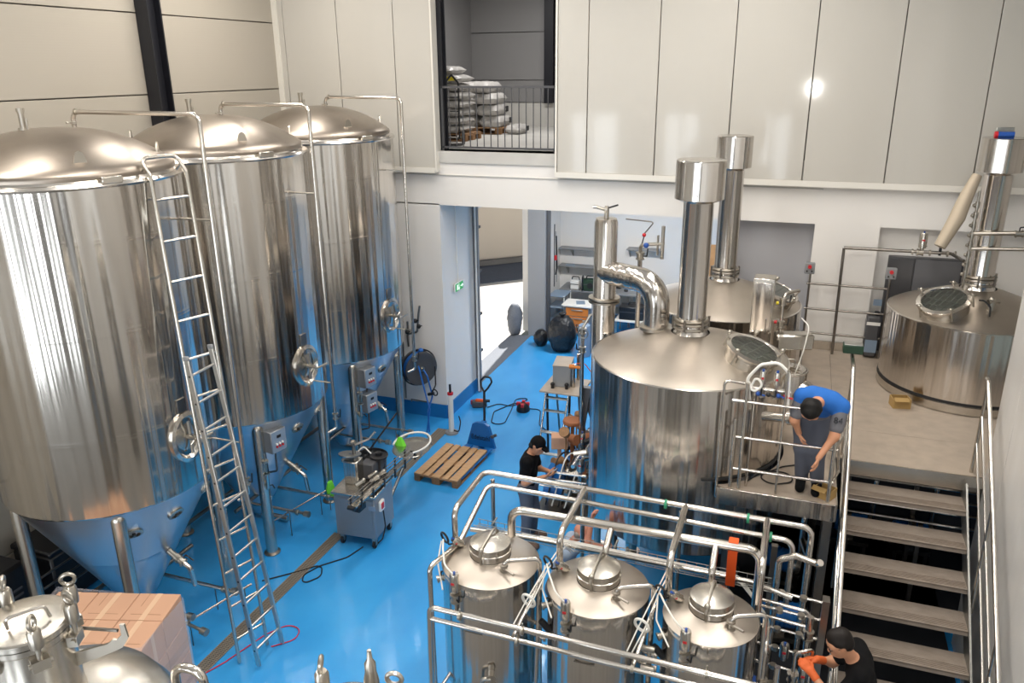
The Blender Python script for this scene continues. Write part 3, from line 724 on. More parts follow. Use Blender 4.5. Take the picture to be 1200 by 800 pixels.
RR = stair_rail('stair_railing', 'tubular steel stair railing next to the pale wall', 2.08, False)
for o_ in (RL, RR): o_['group'] = 'railings of the staircase'
# short rail returning along the platform edge behind the man
pr_ = thing('platform_railing', 'steel guard rail at the platform edge with a valve rack', 'railing', (0, 7.97, PZ))
for (x, z) in ((.57, 3.05), (.05, 3.6), (-.33, 3.41), (-.42, 3.0)):
    MB().tube([(x, 7.98, PZ + .0), (x, 7.98, z)], .021 if x != .05 else .013, 10).build('post', 'satin_steel', pr_, world=True)
for z, x0 in ((3.2, -.47), (2.79, -.4), (2.42, -.4)):
    MB().tube([(x0, 7.98, z), (.6 if z < 3 else .2, 7.98, z)], .016, 10).build('rail', 'pipe_steel', pr_, world=True)
MB().tube([(-.36, 7.98, 3.4), (-.56, 7.96, 3.42), (-.56, 7.96, 2.06), (-.48, 7.98, 2.02)], .016, 10, .05).build('rail_loop', 'pipe_steel', pr_, world=True)
for z in (2.4, 2.8): MB().tube([(.58, 7.98, z), (.66, 8.3, z), (.68, 9.1, z)], .014, 8, .06).build('rail', 'pipe_steel', pr_, world=True)
# valve rack on the rail
vr = thing('valve_rack', 'rack of small valves with white air hoses on the guard rail', 'valve rack', (-.1, 8.1, PZ))
MB().tube([(-.3, 8.06, 3.33), (.1, 8.06, 3.33)], .022, 10).tube([(-.26, 8.06, 3.33), (-.26, 8.06, PZ)], .016, 8).build('manifold', 'pipe_steel', vr, world=True)
def wparent(o): return o
for k, x in enumerate((-.19, -.05, .05)):
    l = Vector((x + .1, 8.06 - 8.1, 3.35 - PZ)); actuator(vr, l, (0, 0, 1), .18, .032)
    butterfly(vr, l + Vector((0, 0, -.06)), (0, 0, 1), .022, (0, -1, 0), .08)
for k, (x, c_) in enumerate(((-.22, 'valve_blue'), (-.12, 'black_plastic'), (-.02, 'valve_blue'), (.05, 'red'))):
    MB().ball((x, 8.0, 3.3), .026, 8, 6).cyl((x, 8.0, 3.3), (x + .07, 7.98, 3.29), .009, n=6).build('hand_lever', c_, vr, world=True)
MB().tube([(-.3, 8.05, 3.2), (-.34, 8.02, 3.45), (-.22, 8.0, 3.62), (-.05, 8.0, 3.66), (.06, 8.0, 3.56), (.08, 8.0, 3.2)], .016, 8, .1).build('white_hose', 'white_hose', vr, world=True)
MB().tube([(-.3, 8.0, 3.36), (-.25, 7.98, 3.5), (-.18, 7.98, 3.4), (-.28, 7.98, 3.3), (-.32, 8.0, 3.42)], .012, 8, .05).build('white_hose', 'white_hose', vr, world=True)
MB().cyl((-.15, 8.25, 2.95), (.12, 8.12, 3.02), .05, n=14).cyl((.1, 8.13, 3.02), (.15, 8.11, 3.03), .08, n=14).build('side_pump', 'satin_steel', vr, world=True)
# box on the railing post, carton scraps on the deck, cable coils
gb = thing('switch_box', 'small dark green box fixed on top of the stair railing post', 'box', (.74, 9.62, PZ + 1.1))
MB().bbox((0, 0, .07), (.22, .16, .1), .008).build('body', 'green_dark', gb)
MB().bbox((0, 0, .125), (.2, .14, .012), .003).build('lid', 'galvanised', gb)
def scrap(loc, rz, label, s=1):
    t = thing('open_carton', label, 'carton', loc, rz)
    for (x, y, sx, sy) in ((-.12, 0, .008, .2), (.12, 0, .008, .2), (0, -.1, .24, .008), (0, .1, .24, .008)):
        MB().box((x * s, y * s, .07 * s), (sx * s if sx > .1 else sx, sy * s if sy > .1 else sy, .14 * s)).build('side', 'scrap_card', t)
    MB().box((0, 0, .004), (.24 * s, .2 * s, .008)).build('bottom', 'scrap_card', t)
    MB().box((-.02, -.13 * s, .15 * s), (.2 * s, .08 * s, .006), m3=Matrix.Rotation(.5, 3, 'X')).build('flap', 'scrap_card', t)
scrap((1.5, 10.92, PZ), .2, 'small open carton on the platform against the lone kettle', .9)
scrap((.54, 8.1, PZ), -.5, 'small open carton at the feet of the bending man', .75)
ck = tag(MB().tube([(-.25, 8.15, PZ + .012), (-.1, 8.45, PZ + .012), (.15, 8.5, PZ + .012), (.25, 8.3, PZ + .012), (0, 8.15, PZ + .012), (-.15, 8.3, PZ + .012), (.1, 8.62, PZ + .012), (.3, 8.75, PZ + .012)], .008, 6, .12).build('power_cable', 'rubber', loc=(0, 8.3, PZ)), 'thin black cables coiled on the platform beside the railing', 'cable')
# ------------------------------------------------------------------ between the kettles: cabinet, hop vessel
cab = thing('kettle_cabinet', 'narrow upright stainless cabinet between the two kettles', 'cabinet', (-.33, 10.22, PZ))
MB().bbox((0, 0, .9), (.26, .26, 1.8), .01).build('body', 'satin_steel', cab)
MB().bbox((.0, -.14, .9), (.22, .02, 1.7), .005).build('door', 'kettle_steel', cab)
MB().bbox((.06, -.16, 1.2), (.02, .03, .2), .004).build('handle', 'dark_steel', cab)
for z, c_ in ((1.5, 'yellow'), (1.25, 'red')): MB().cyl((.16, -.1, z), (.19, -.1, z), .02, n=10).build('indicator', c_, cab)
for z in (.5, .85, 1.2, 1.5): butterfly(cab, (.24, -.02, z), (0, 0, 1), .03, (1, 0, 0), .09)
pipe(cab, [(.24, -.02, .05), (.24, -.02, 1.6), (.4, .2, 1.6)], .02)
hv = thing('hop_vessel', 'small round steel vessel on the platform beside the upright cabinet', 'vessel', (.05, 10.12, PZ))
MB().lathe([(.0, .05), (.2, .06), (.24, .1), (.24, .62), (.22, .66), (.1, .7), (0, .71)], 40).build('body', 'kettle_steel', hv)
MB().ring((0, 0, .64), .238, .014, n=32).build('rim', 'pipe_steel', hv)
MB().lathe([(.23, 0), (.235, .05), (.2, .06)], 32).build('base_seal', 'rubber', hv)
MB().tube([(-.08, 0, .7), (-.08, 0, .78), (.08, 0, .78), (.08, 0, .7)], .01, 6, .03).build('lid_handle', 'cast_steel', hv)
MB().tube([(.1, -.1, .66), (.16, -.12, .95), (.2, -.06, 1.25), (.1, .1, 1.3)], .008, 8, .1).build('white_hose', 'white_hose', hv)
MB().bbox((.03, .03, 1.02), (.46, .2, .2), .02, R(18)).build('valve_shroud', 'satin_steel', hv)
MB().tube([(-.1, 0, .7), (-.1, 0, .95)], .02, 8).tube([(.14, .06, .7), (.14, .06, .95)], .02, 8).build('shroud_post', 'pipe_steel', hv)
cv = thing('drum_motor', 'short tilted steel motor drum behind the valve rack', 'motor', (.3, 9.2, PZ))
MB().cyl((-.1, 0, .75), (.12, -.1, .62), .13, n=24).cyl((.12, -.1, .62), (.14, -.11, .61), .14, n=24).build('drum', 'satin_steel', cv)
MB().cyl((0, -.04, 0), (0, -.04, .62), .03, n=10).cyl((0, -.04, 0), (0, -.04, .02), .1, n=16).build('stand', 'satin_steel', cv)
# ------------------------------------------------------------------ guard rails and pipework on the far wall
gw = thing('wall_guard_rail', 'dark tubular guard rail of three bars along the white pier', 'railing', (.75, 12.8, PZ))
for z in (3.3, 2.9, 2.51): MB().tube([(.2, 12.8, z), (1.34, 12.8, z)], .018, 10).build('bar', 'dark_steel', gw, world=True)
MB().tube([(.69, 12.8, PZ), (.67, 12.8, 3.88)], .022, 10).build('post', 'dark_steel', gw, world=True)
MB().tube([(.24, 12.8, PZ), (.24, 12.8, 3.45)], .018, 10).build('post', 'dark_steel', gw, world=True)
MB().tube([(1.36, 12.8, PZ), (1.36, 12.8, 3.48)], .018, 10).build('post', 'dark_steel', gw, world=True)
for x, lb in ((.22, 'grey button box with a red stop button on the rail post by the cabinet'), (1.36, 'grey button box with a red stop button on the rail post by the lone kettle')):
    b = thing('button_box', lb, 'button box', (x, 12.76, 3.47))
    MB().bbox((0, 0, .08), (.15, .08, .17), .01).build('body', 'mid_grey', b)
    MB().cyl((0, -.04, .11), (0, -.07, .11), .028, n=14).build('stop_button', 'red', b)
    for s in (-1, 1): MB().cyl((s * .035, -.04, .04), (s * .035, -.055, .04), .014, n=10).build('button', 'black_plastic', b)
sp_ = thing('supply_pipe', 'dark supply pipe with two valves leading to the lone kettle', 'pipe', (1.5, 12.78, 3.89))
MB().tube([(.67, 12.78, 3.89), (2.1, 12.78, 3.9), (2.2, 12.3, 3.9)], .024, 10, .06).build('pipe_run', 'dark_steel', sp_, world=True)
a_ = actuator(sp_, (.22, 0, .03), (0, 0, 1), .26, .055); butterfly(sp_, (.2, 0, 0), (1, 0, 0), .034, (0, 0, 1), .08)
MB().cyl((.46, 0, -.03), (.46, 0, .12), .02, n=10).lathe([(.07, .12), (.075, .135), (.03, .15), (0, .15)], 16, (.46, 0, 0)).build('hand_wheel', 'black_plastic', sp_)
for x in (.1, .33, .56, .66): clamp(sp_, (x, 0, 0), (1, 0, 0), .03)
MB().box((.95, -.02, .01), (.4, .05, .05)).build('copper_sleeve', 'orange_board', sp_) if False else None
ds = thing('detergent_drum', 'low dark drum with blue label between the rail and the lone kettle', 'drum', (1.22, 12.86, PZ))
MB().bbox((0, 0, .35), (.2, .2, .66), .03).build('body', 'dark_grey', ds); MB().box((0, -.104, .2), (.17, .004, .2)).build('label_sheet', 'gas_blue', ds); MB().box((0, -.102, .56), (.19, .004, .05)).build('label_sheet', 'white_plastic', ds); MB().cyl((.04, 0, .68), (.04, 0, .73), .04, n=12).build('cap', 'black_plastic', ds)
nt_ = tag(MB().box((1.26, 13.02, 3.02), (.12, .006, .1)).build('wall_notice', 'gas_blue', loc=(1.26, 13.02, 3.02)), 'small blue and white notice on the wall behind the rail', 'notice')

# ------------------------------------------------------------------ cleaning tanks in the foreground row
def cip(c, r, z, label, lidr):
    t = thing('cleaning_tank', label, 'tank', (c[0], c[1], 0), group='short steel cleaning tanks in one pipe frame')
    MB().lathe([(.05, .28), (r - .05, .42), (r, .48), (r, z - .01)], 72).build('shell', 'kettle_steel', t, sharp=30)
    MB().lathe([(r - .002, z - .014), (r + .006, z - .008), (r - .004, z), (r * .6, z + .055), (lidr * 1.02, z + .075)], 72).build('top', 'dome_steel', t, sharp=30)
    nk = MB().lathe([(lidr, z + .03), (lidr, z + .125), (lidr * 1.05, z + .13), (lidr * 1.05, z + .145), (lidr, z + .15)], 48).build('lid_neck', 'pipe_steel', t)
    ld = MB().lathe([(lidr * 1.0, z + .15), (lidr * 1.0, z + .21), (lidr * .99, z + .213), (0, z + .27)], 48).build('lid', 'satin_steel', t, sharp=12)
    MB().tube([(lidr * .1, lidr * 1.1, z + .16), (.0, lidr * .6, z + .30), (-.02, -lidr * .9, z + .235), (-.03, -lidr * 1.12, z + .16)], .013, 8, .08).build('lid_bar', 'cast_steel', ld)
    MB().ball((-.02, -lidr * .95, z + .22), .03, 10, 6).cyl((-.02, -lidr * 1.02, z + .08), (-.02, -lidr * 1.0, z + .2), .014, n=8).build('lid_latch', 'cast_steel', ld)
    for k in range(3):
        a = k * 2.094 + .5; lg = MB().cyl(((r - .1) * math.cos(a), (r - .1) * math.sin(a), .02), ((r - .1) * math.cos(a), (r - .1) * math.sin(a), .5), .04, n=14).build('leg', 'satin_steel', t)
        MB().cyl(((r - .1) * math.cos(a), (r - .1) * math.sin(a), 0), ((r - .1) * math.cos(a), (r - .1) * math.sin(a), .02), .07, n=14).build('foot', 'cast_steel', lg)
    # overflow pipe bent over the edge on the right
    pipe(t, [(r * .45, -r * .42, z + .02), (r * .45, -r * .42, z + .16), (r + .05, -r * .1, z + .16), (r + .05, -r * .1, .4)], .022, .06, name='overflow_pipe')
    MB().cyl((r * .45, -r * .42, z + .03), (r * .45, -r * .42, z + .06), .045, n=14).cyl((r * .45, -r * .42, z + .1), (r * .45, -r * .42, z + .12), .04, n=14).tube([(r * .45, -r * .46, z + .09), (r * .72, -r * .6, z + .09)], .012, 8).build('overflow_valve', 'cast_steel', t)
    # level sensor can on the front edge, with its stub
    a = R(-112); p = Vector((math.cos(a) * (r + .02), math.sin(a) * (r + .02), z - .13))
    actuator(t, p, (0, 0, 1), .23, .048)
    butterfly(t, p + Vector((0, 0, -.05)), (0, 0, 1), .03, (.6, -.5, 0), .08)
    MB().tube([p + Vector((0, 0, -.05)), p + Vector((0, 0, -.2)), p + Vector((0, .1, -.24))], .018, 8, .03).build('stub', 'pipe_steel', t)
    # supply valve at the left edge
    q = Vector((-r * .86, .1, z + .04))
    butterfly(t, q, (0, 0, 1), .032, (-.6, -.5, 0), .09)
    actuator(t, q + Vector((.1, -.02, .0)), (-.5, -.4, .6), .16, .038)
    MB().ring(q + Vector((-.1, -.06, .08)), .06, .012, (.5, .8, .2), 18, 6).build('hand_ring', 'black_plastic', t)
    butterfly(t, Vector((-r * .95, -r * .4, z - .2)), (.8, .5, .2), .024, (0, 0, 1), .09)
    # thin white air hoses
    MB().tube([q + Vector((-.1, -.1, .08)), q + Vector((-.02, -.28, .1)), p + Vector((-.1, .0, .3)), p + Vector((0, 0, .21))], .009, 6, .1).build('air_hose', 'white_hose', t)
    MB().tube([q + Vector((-.12, -.1, .06)), q + Vector((-.1, -.25, -.1)), p + Vector((-.14, .02, .0))], .008, 6, .06).build('air_hose', 'white_hose', t)
    # number plate rail, inlets
    MB().box((r * .0, -r - .004, z - .52), (.2, .008, .012)).build('plate_rail', 'dark_steel', t)
    pz = Vector((math.cos(R(-70)) * r, math.sin(R(-70)) * r, z - .98)); MB().cyl(pz, pz + Vector((.03, -.08, 0)), .035, n=14).cyl(pz + Vector((.03, -.08, 0)), pz + Vector((.035, -.095, 0)), .05, n=14).tube([pz + Vector((.03, -.09, 0)), pz + Vector((-.06, -.1, 0)), pz + Vector((-.08, -.1, -.2))], .018, 8, .05).build('inlet', 'cast_steel', t)
    for dz in (.6, .75):
        MB().tube([(r - .02, -.05, z - dz), (r + .12, -.08, z - dz)], .022, 10).cyl((r + .1, -.08, z - dz), (r + .125, -.08, z - dz), .034, n=12).build('side_stub', 'pipe_steel', t)
    return t
cip((-2.59, 6.42), .49, 1.8, 'steel cleaning tank at the end of the row by the open blue floor', .205)
cip((-1.46, 6.36), .485, 1.8, 'steel cleaning tank in the middle of the row of three', .205)
cip((-.395, 6.26), .42, 1.8, 'steel cleaning tank nearest the stairs under the orange strap', .195)
# pipe frame in front of and over the tanks
pf = thing('tank_pipework', 'welded frame of bent steel pipes around the three cleaning tanks', 'pipework', (-1.3, 6.6, 0))
def wpipe(pts, r, bend=.09, nm='pipe', m='pipe_steel', par=None): return MB().tube(pts, r, 12, bend).build(nm, m, par or pf, world=True)
wpipe([(-2.98, 5.72, .05), (-2.95, 5.72, 1.64), (.1, 5.68, 1.64)], .027, .07, 'front_pipe')
wpipe([(-2.94, 5.72, 1.51), (.15, 5.66, 1.51)], .024, 0, 'front_pipe')
wpipe([(-3.08, 6.02, .05), (-3.08, 6.02, 1.86), (-3.0, 6.35, 1.86), (-2.98, 6.48, 1.84)], .026, .07, 'riser_pipe')
wpipe([(-3.02, 6.52, 1.8), (-3.02, 6.52, 2.23), (-3.03, 7.38, 2.23), (.42, 7.34, 2.23), (.42, 7.34, .6)], .031, .1, 'top_pipe')
wpipe([(-2.97, 6.52, 1.86), (-2.96, 7.31, 2.12), (.26, 7.22, 2.12), (.26, 7.22, 1.4)], .029, .1, 'top_pipe')
wpipe([(-1.87, 6.44, 1.82), (-1.87, 6.44, 2.23), (-1.87, 7.36, 2.23)], .033, .1, 'cross_pipe')
wpipe([(-.8, 6.38, 1.82), (-.8, 6.38, 2.23), (-.8, 7.34, 2.23)], .033, .1, 'cross_pipe')
wpipe([(.0, 6.55, 1.0), (.0, 6.55, 2.23), (.0, 7.34, 2.23)], .033, .1, 'cross_pipe')
wpipe([(-2.52, 6.85, 1.83), (-2.52, 6.85, 2.15), (-.02, 6.9, 2.15), (-.02, 6.82, 1.1)], .045, .13, 'vent_header')
for x in (-1.46, -.44): wpipe([(x, 6.62, 1.84), (x, 6.62, 2.02), (x, 6.9, 2.15)], .034, .08, 'vent_branch')
wpipe([(-2.95, 6.75, 1.88), (-2.3, 7.0, 1.74), (-.1, 6.98, 1.74), (.3, 6.9, 1.7)], .026, .1, 'low_header')
for k, (a0, a1) in enumerate((((-3.08, 5.9, .3), (-2.9, 6.1, .62)), )): wpipe([a0, a1], .02, 0, 'brace')
wpipe([(-2.1, 5.7, 1.52), (-2.02, 6.35, 1.78)], .02, 0, 'brace'); wpipe([(-.98, 5.7, 1.52), (-.9, 6.3, 1.75)], .02, 0, 'brace'); wpipe([(-2.02, 6.1, .3), (-2.0, 6.2, 1.8)], .02, 0, 'brace'); wpipe([(-.9, 6.05, .3), (-.9, 6.1, 1.8)], .02, 0, 'brace')
for k in range(5): MB().tube([(-.96, 6.02, .6 + k * .22), (-.84, 6.02, .6 + k * .22)], .03, 10).build('stub', 'cast_steel', pf, world=True)
for x, z in ((-2.62, 1.64), (-2.05, 1.51), (-2.0, 1.64), (-.98, 1.51), (-.35, 1.64)):
    MB().cyl((x - .012, 5.69, z), (x + .012, 5.69, z), .042, n=14).cyl((x, 5.69, z + .04), (x, 5.69, z + .08), .008, n=6).build('clamp', 'cast_steel', pf, world=True)
for x, y, z in ((-.18, 7.32, 2.23), (-1.0, 7.33, 2.23), (.05, 7.23, 2.12)):
    MB().cyl((x - .012, y, z), (x + .012, y, z), .05, n=14).build('clamp', 'green_paint', pf, world=True)
for x in (-2.95, -1.9, -.85, .42): MB().tube([(x, 7.42, 0.0), (x, 7.42, 2.12)], .024, 10).build('frame_post', 'satin_steel', pf, world=True)
# wire cable tray behind the tanks
ct = thing('cable_tray', 'wire basket cable tray with white cables behind the cleaning tanks', 'cable tray', (-1.5, 7.12, 1.62))
m = MB()
for dy in (-.07, -.035, 0, .035, .07): m.tube([(-3.05, 7.14 + dy, 1.66), (.1, 7.06 + dy, 1.66)], .004, 6)
for dy in (-.07, .07): m.tube([(-3.05, 7.14 + dy, 1.72), (.1, 7.06 + dy, 1.72)], .004, 6)
for k in range(32): x = -3.03 + k * .1; y = 7.14 - (x + 3.05) * .025; m.tube([(x, y - .07, 1.72), (x, y - .07, 1.655), (x, y + .07, 1.655), (x, y + .07, 1.72)], .0035, 5)
tag(m.build('wire_basket', 'galvanised', ct, world=True), kind='stuff')
for k in range(5): MB().tube([(-2.9 + .2 * k, 7.09 + .02 * k, 1.685), (-1.0, 7.06 + .02 * k, 1.69), (-.2, 7.03 + .02 * k, 1.69), (.12, 6.9, 1.4), (.12, 6.9, .9)], .009, 6, .15).build('cable', 'white_hose', ct, world=True)
for x in (-2.9, -1.5, -.3): MB().tube([(x, 7.24, 1.65), (x, 7.38, 1.65), (x, 7.4, 1.65)], .012, 6).build('tray_bracket', 'galvanised', ct, world=True)
# hoses between the tanks
for (x, lb) in ((-2.0, 'bundle of white air hoses between the end and middle cleaning tanks'), (-.92, 'bundle of white air hoses between the middle cleaning tank and the one by the stairs')):
    hb_ = thing('hose_bundle', lb, 'hoses', (x, 6.2, 1.5))
    for k in range(2):
        o = Vector((.03 * k, .02 * k, 0))
        MB().tube([V(x + .1, 6.95, 1.7) + o, V(x + .08, 6.7, 1.95 - .03 * k) + o, V(x + .02, 6.3, 1.9) + o, V(x - .08 + .03 * k, 6.0, 1.7) + o, V(x - .14, 5.82, 1.56 - .05 * k) + o], .007, 6, .12).build('air_hose', 'white_hose', hb_, world=True)
    MB().ring((x - .05, 6.02, 1.72), .07, .014, (.3, .9, .2), 18, 6).build('hose_loop', 'white_hose', hb_, world=True)
    MB().lathe([(0, 0), (.03, 0), (.035, .03), (.035, .14), (0, .15)], 14, (x + .06, 6.05, 1.5), (.5, .1, -.6)).build('hand_grip', 'black_plastic', hb_, world=True)
os_ = tag(MB().box((-.28, 6.9, 1.93), (.09, .01, .5), m3=Matrix.Rotation(.12, 3, 'X')).box((-.28, 6.93, 2.19), (.09, .1, .012)).box((-.28, 6.97, 2.0), (.085, .01, .38)).build('lashing_strap', 'orange', loc=(-.28, 6.9, 1.8)), 'bright orange lashing strap hanging over the vent pipe', 'strap')
# process skid right of the tanks, running back under the platform
sk = thing('process_skid', 'dense skid of small pipes and valves between the cleaning tanks and the stairs', 'pipework', (.3, 6.9, 0))
sp = lambda pts, r=.02, b=.06, m='pipe_steel', nm='pipe': MB().tube(pts, r, 10, b).build(nm, m, sk, world=True)
sp([(.1, 6.25, .1), (.1, 6.25, 1.6), (.1, 6.5, 1.6)], .03); sp([(.22, 6.2, .05), (.22, 6.2, 1.45)], .028)
sp([(.36, 6.35, .2), (.36, 6.35, 1.52), (.44, 6.35, 1.56), (.5, 6.4, 1.56), (.5, 6.4, .3)], .018)
sp([(.46, 6.6, .1), (.46, 6.6, 1.75)], .034); sp([(.02, 6.9, 1.62), (.46, 6.85, 1.62), (.46, 6.85, 1.2)], .018); sp([(.02, 6.9, 1.45), (.46, 6.85, 1.45)], .018)
sp([(.15, 7.2, .3), (.15, 7.2, 1.9), (.3, 7.2, 1.98), (.5, 7.15, 1.96), (.52, 7.12, 2.4 - .4)], .034)
sp([(-.02, 6.2, .5), (.12, 6.2, .4), (.3, 6.15, .4), (.3, 6.15, 1.2)], .02); sp([(.22, 6.1, .95), (.4, 6.1, .95), (.4, 6.3, .95)], .03)
for (x, y, z) in ((.1, 6.25, 1.2), (.36, 6.35, .9), (.46, 6.6, 1.3), (.46, 6.6, .9), (.46, 6.6, 1.55), (.22, 6.2, .6), (.36, 6.35, 1.25)):
    butterfly(sk, Vector((x, y, z)) - Vector((.3, 6.9, 0)), (0, 0, 1), .032, (-.3, -1, 0), .09)
for (x, y, z) in ((.1, 6.3, 1.36), (.46, 6.6, 1.0), (.28, 6.75, 1.1), (.0, 6.75, 1.25)):
    actuator(sk, Vector((x, y, z)) - Vector((.3, 6.9, 0)), (0, 0, 1), .18, .045)
for z in (.4, .62, .84, 1.06, 1.28, 1.5, 1.7):
    sp([(-.02, 6.98, z), (.6, 6.92, z)], .014, 0); 
    MB().cyl((.2, 6.95, z - .02), (.2, 6.95, z + .02), .035, n=12).build('union', 'cast_steel', sk, world=True); MB().cyl((.4, 6.93, z - .02), (.4, 6.93, z + .02), .035, n=12).build('union', 'cast_steel', sk, world=True)
MB().cyl((.05, 6.5, .7), (.05, 6.5, .95), .05, n=14).cyl((.05, 6.5, .95), (.05, 6.5, 1.0), .06, n=14).build('flow_meter', 'valve_blue', sk, world=True)
MB().box((.58, 6.7, .95), (.06, .1, 1.9)).build('skid_post', 'dark_steel', sk, world=True); MB().box((.1, 7.45, .95), (.06, .06, 1.9)).build('skid_post', 'dark_steel', sk, world=True); MB().box((.3, 6.75, .05), (.85, 1.4, .1)).build('skid_base', 'dark_steel', sk, world=True)
MB().cyl((.0, 6.45, .25), (.35, 6.45, .25), .1, n=18).build('pump_motor', 'blue_paint', sk, world=True); MB().cyl((-.1, 6.45, .25), (.0, 6.45, .25), .08, n=18).build('pump_head', 'satin_steel', sk, world=True)
# pumps and cabinets under the platform
for k, (x, y, rz) in enumerate(((.3, 8.35, .2), (1.15, 10.75, 0), (1.9, 10.75, .2), (.25, 9.5, -.3))):
    pu = thing('transfer_pump', ['pump with blue motor in the dark below the guard rail', 'pump with blue motor under the platform behind the upper treads', 'pump with blue motor under the platform near the wall side', 'pump with blue motor beside the platform post'][k], 'pump', (x, y, 0), rz)
    MB().cyl((-.25, 0, .45), (.15, 0, .45), .14, n=20).build('motor', 'blue_paint', pu)
    for q in range(8): MB().ring((-.22 + q * .045, 0, .45), .143, .008, (1, 0, 0), 20, 5).build('cooling_fin', 'blue_paint', pu)
    MB().lathe([(0, 0), (.15, .0), (.16, .05), (.12, .1), (0, .11)], 20, (.15, 0, .45), (1, 0, 0)).build('pump_head', 'satin_steel', pu)
    MB().tube([(.2, 0, .58), (.2, 0, 1.2), (.2, .4, 1.2)], .04, 10, .1).build('pipe', 'pipe_steel', pu)
    MB().box((-.05, 0, .2), (.5, .3, .06)).box((-.25, 0, .1), (.05, .28, .2)).box((.15, 0, .1), (.05, .28, .2)).box((-.05, 0, .26), (.1, .2, .1)).build('base_frame', 'dark_steel', pu)
lb_ = thing('pipe_rack', 'dim rack of thin pipes under the platform behind the stairs', 'pipework', (1.4, 10.4, 0))
for k in range(6): MB().tube([(.9, 9.5 + k * .12, 1.3 + .1 * k), (2.6, 9.5 + k * .12, 1.3 + .1 * k)], .02, 8).build('pipe', 'pipe_steel', lb_, world=True)
for x in (.95, 1.75, 2.55): MB().box((x, 9.85, .98), (.05, .7, .05)).box((x, 9.55, .62), (.05, .05, 1.24)).box((x, 10.2, .95), (.05, .05, 1.9)).build('rack_post', 'dark_steel', lb_, world=True)
# ------------------------------------------------------------------ ladders
def ladder(name, label, f0, f1, t0, t1, r, rungs, rect, material, hook=False):
    f0, f1, t0, t1 = map(Vector, (f0, f1, t0, t1)); base = (f0 + f1) / 2
    t = thing(name, label, 'ladder', base)
    for a, b in ((f0, t0), (f1, t1)):
        d = (b - a).normalized(); w_ = (f1 - f0).normalized(); n_ = d.cross(w_).normalized(); w2 = n_.cross(d)
        if rect:
            rl = MB().bbox((a + b) / 2, (.026, .062, (b - a).length), .006, m3=Matrix((w2, n_, d)).transposed()).build('rail', material, t, world=True)
            MB().bbox(a + d * .03, (.034, .07, .06), .008, m3=Matrix((w2, n_, d)).transposed()).build('foot', 'black_plastic', rl, world=True) if False else None
            for k in range(rungs):
                p = a + (b - a) * ((k + .7) / (rungs + .3)); MB().cyl(p - w2 * .0145, p + w2 * .0145, .012, n=10).build('rung_hole', 'black_plastic', rl, world=True)
            MB().bbox(b + d * .01, (.034, .07, .05), .008, m3=Matrix((w2, n_, d)).transposed()).build('end_cap', 'mid_grey', rl, world=True)
    for k in range(rungs):
        q = (k + .7) / (rungs + .3); MB().tube([f0 + (t0 - f0) * q, f1 + (t1 - f1) * q], .014, 8).build('rung', material, t, world=True)
    if hook:
        up = Vector((-.1, .0, .16))
        MB().tube([f0, t0, t0 + up, t1 + up, t1, f1], r, 12, .07).build('rail_loop', material, t, world=True)
        for a in (t0, t1): MB().tube([a + up * .5, a + Vector((-.12, 0, .02))], .012, 8).build('hook', material, t, world=True)
    return t
ladder('tank_ladder', 'tall tubular steel ladder hooked over the rim of a fermentation tank', (-5.58, 6.0, 0.02), (-5.46, 6.36, .02), (-6.12, 6.34, 5.52), (-5.99, 6.70, 5.52), .021, 13, False, 'satin_steel', True)
ladder('extension_ladder', 'shorter aluminium ladder leaning in front of the tubular steel ladder', (-5.31, 6.0, .04), (-5.29, 6.42, .04), (-5.72, 6.03, 3.72), (-5.74, 6.42, 3.72), .03, 12, True, 'aluminium')
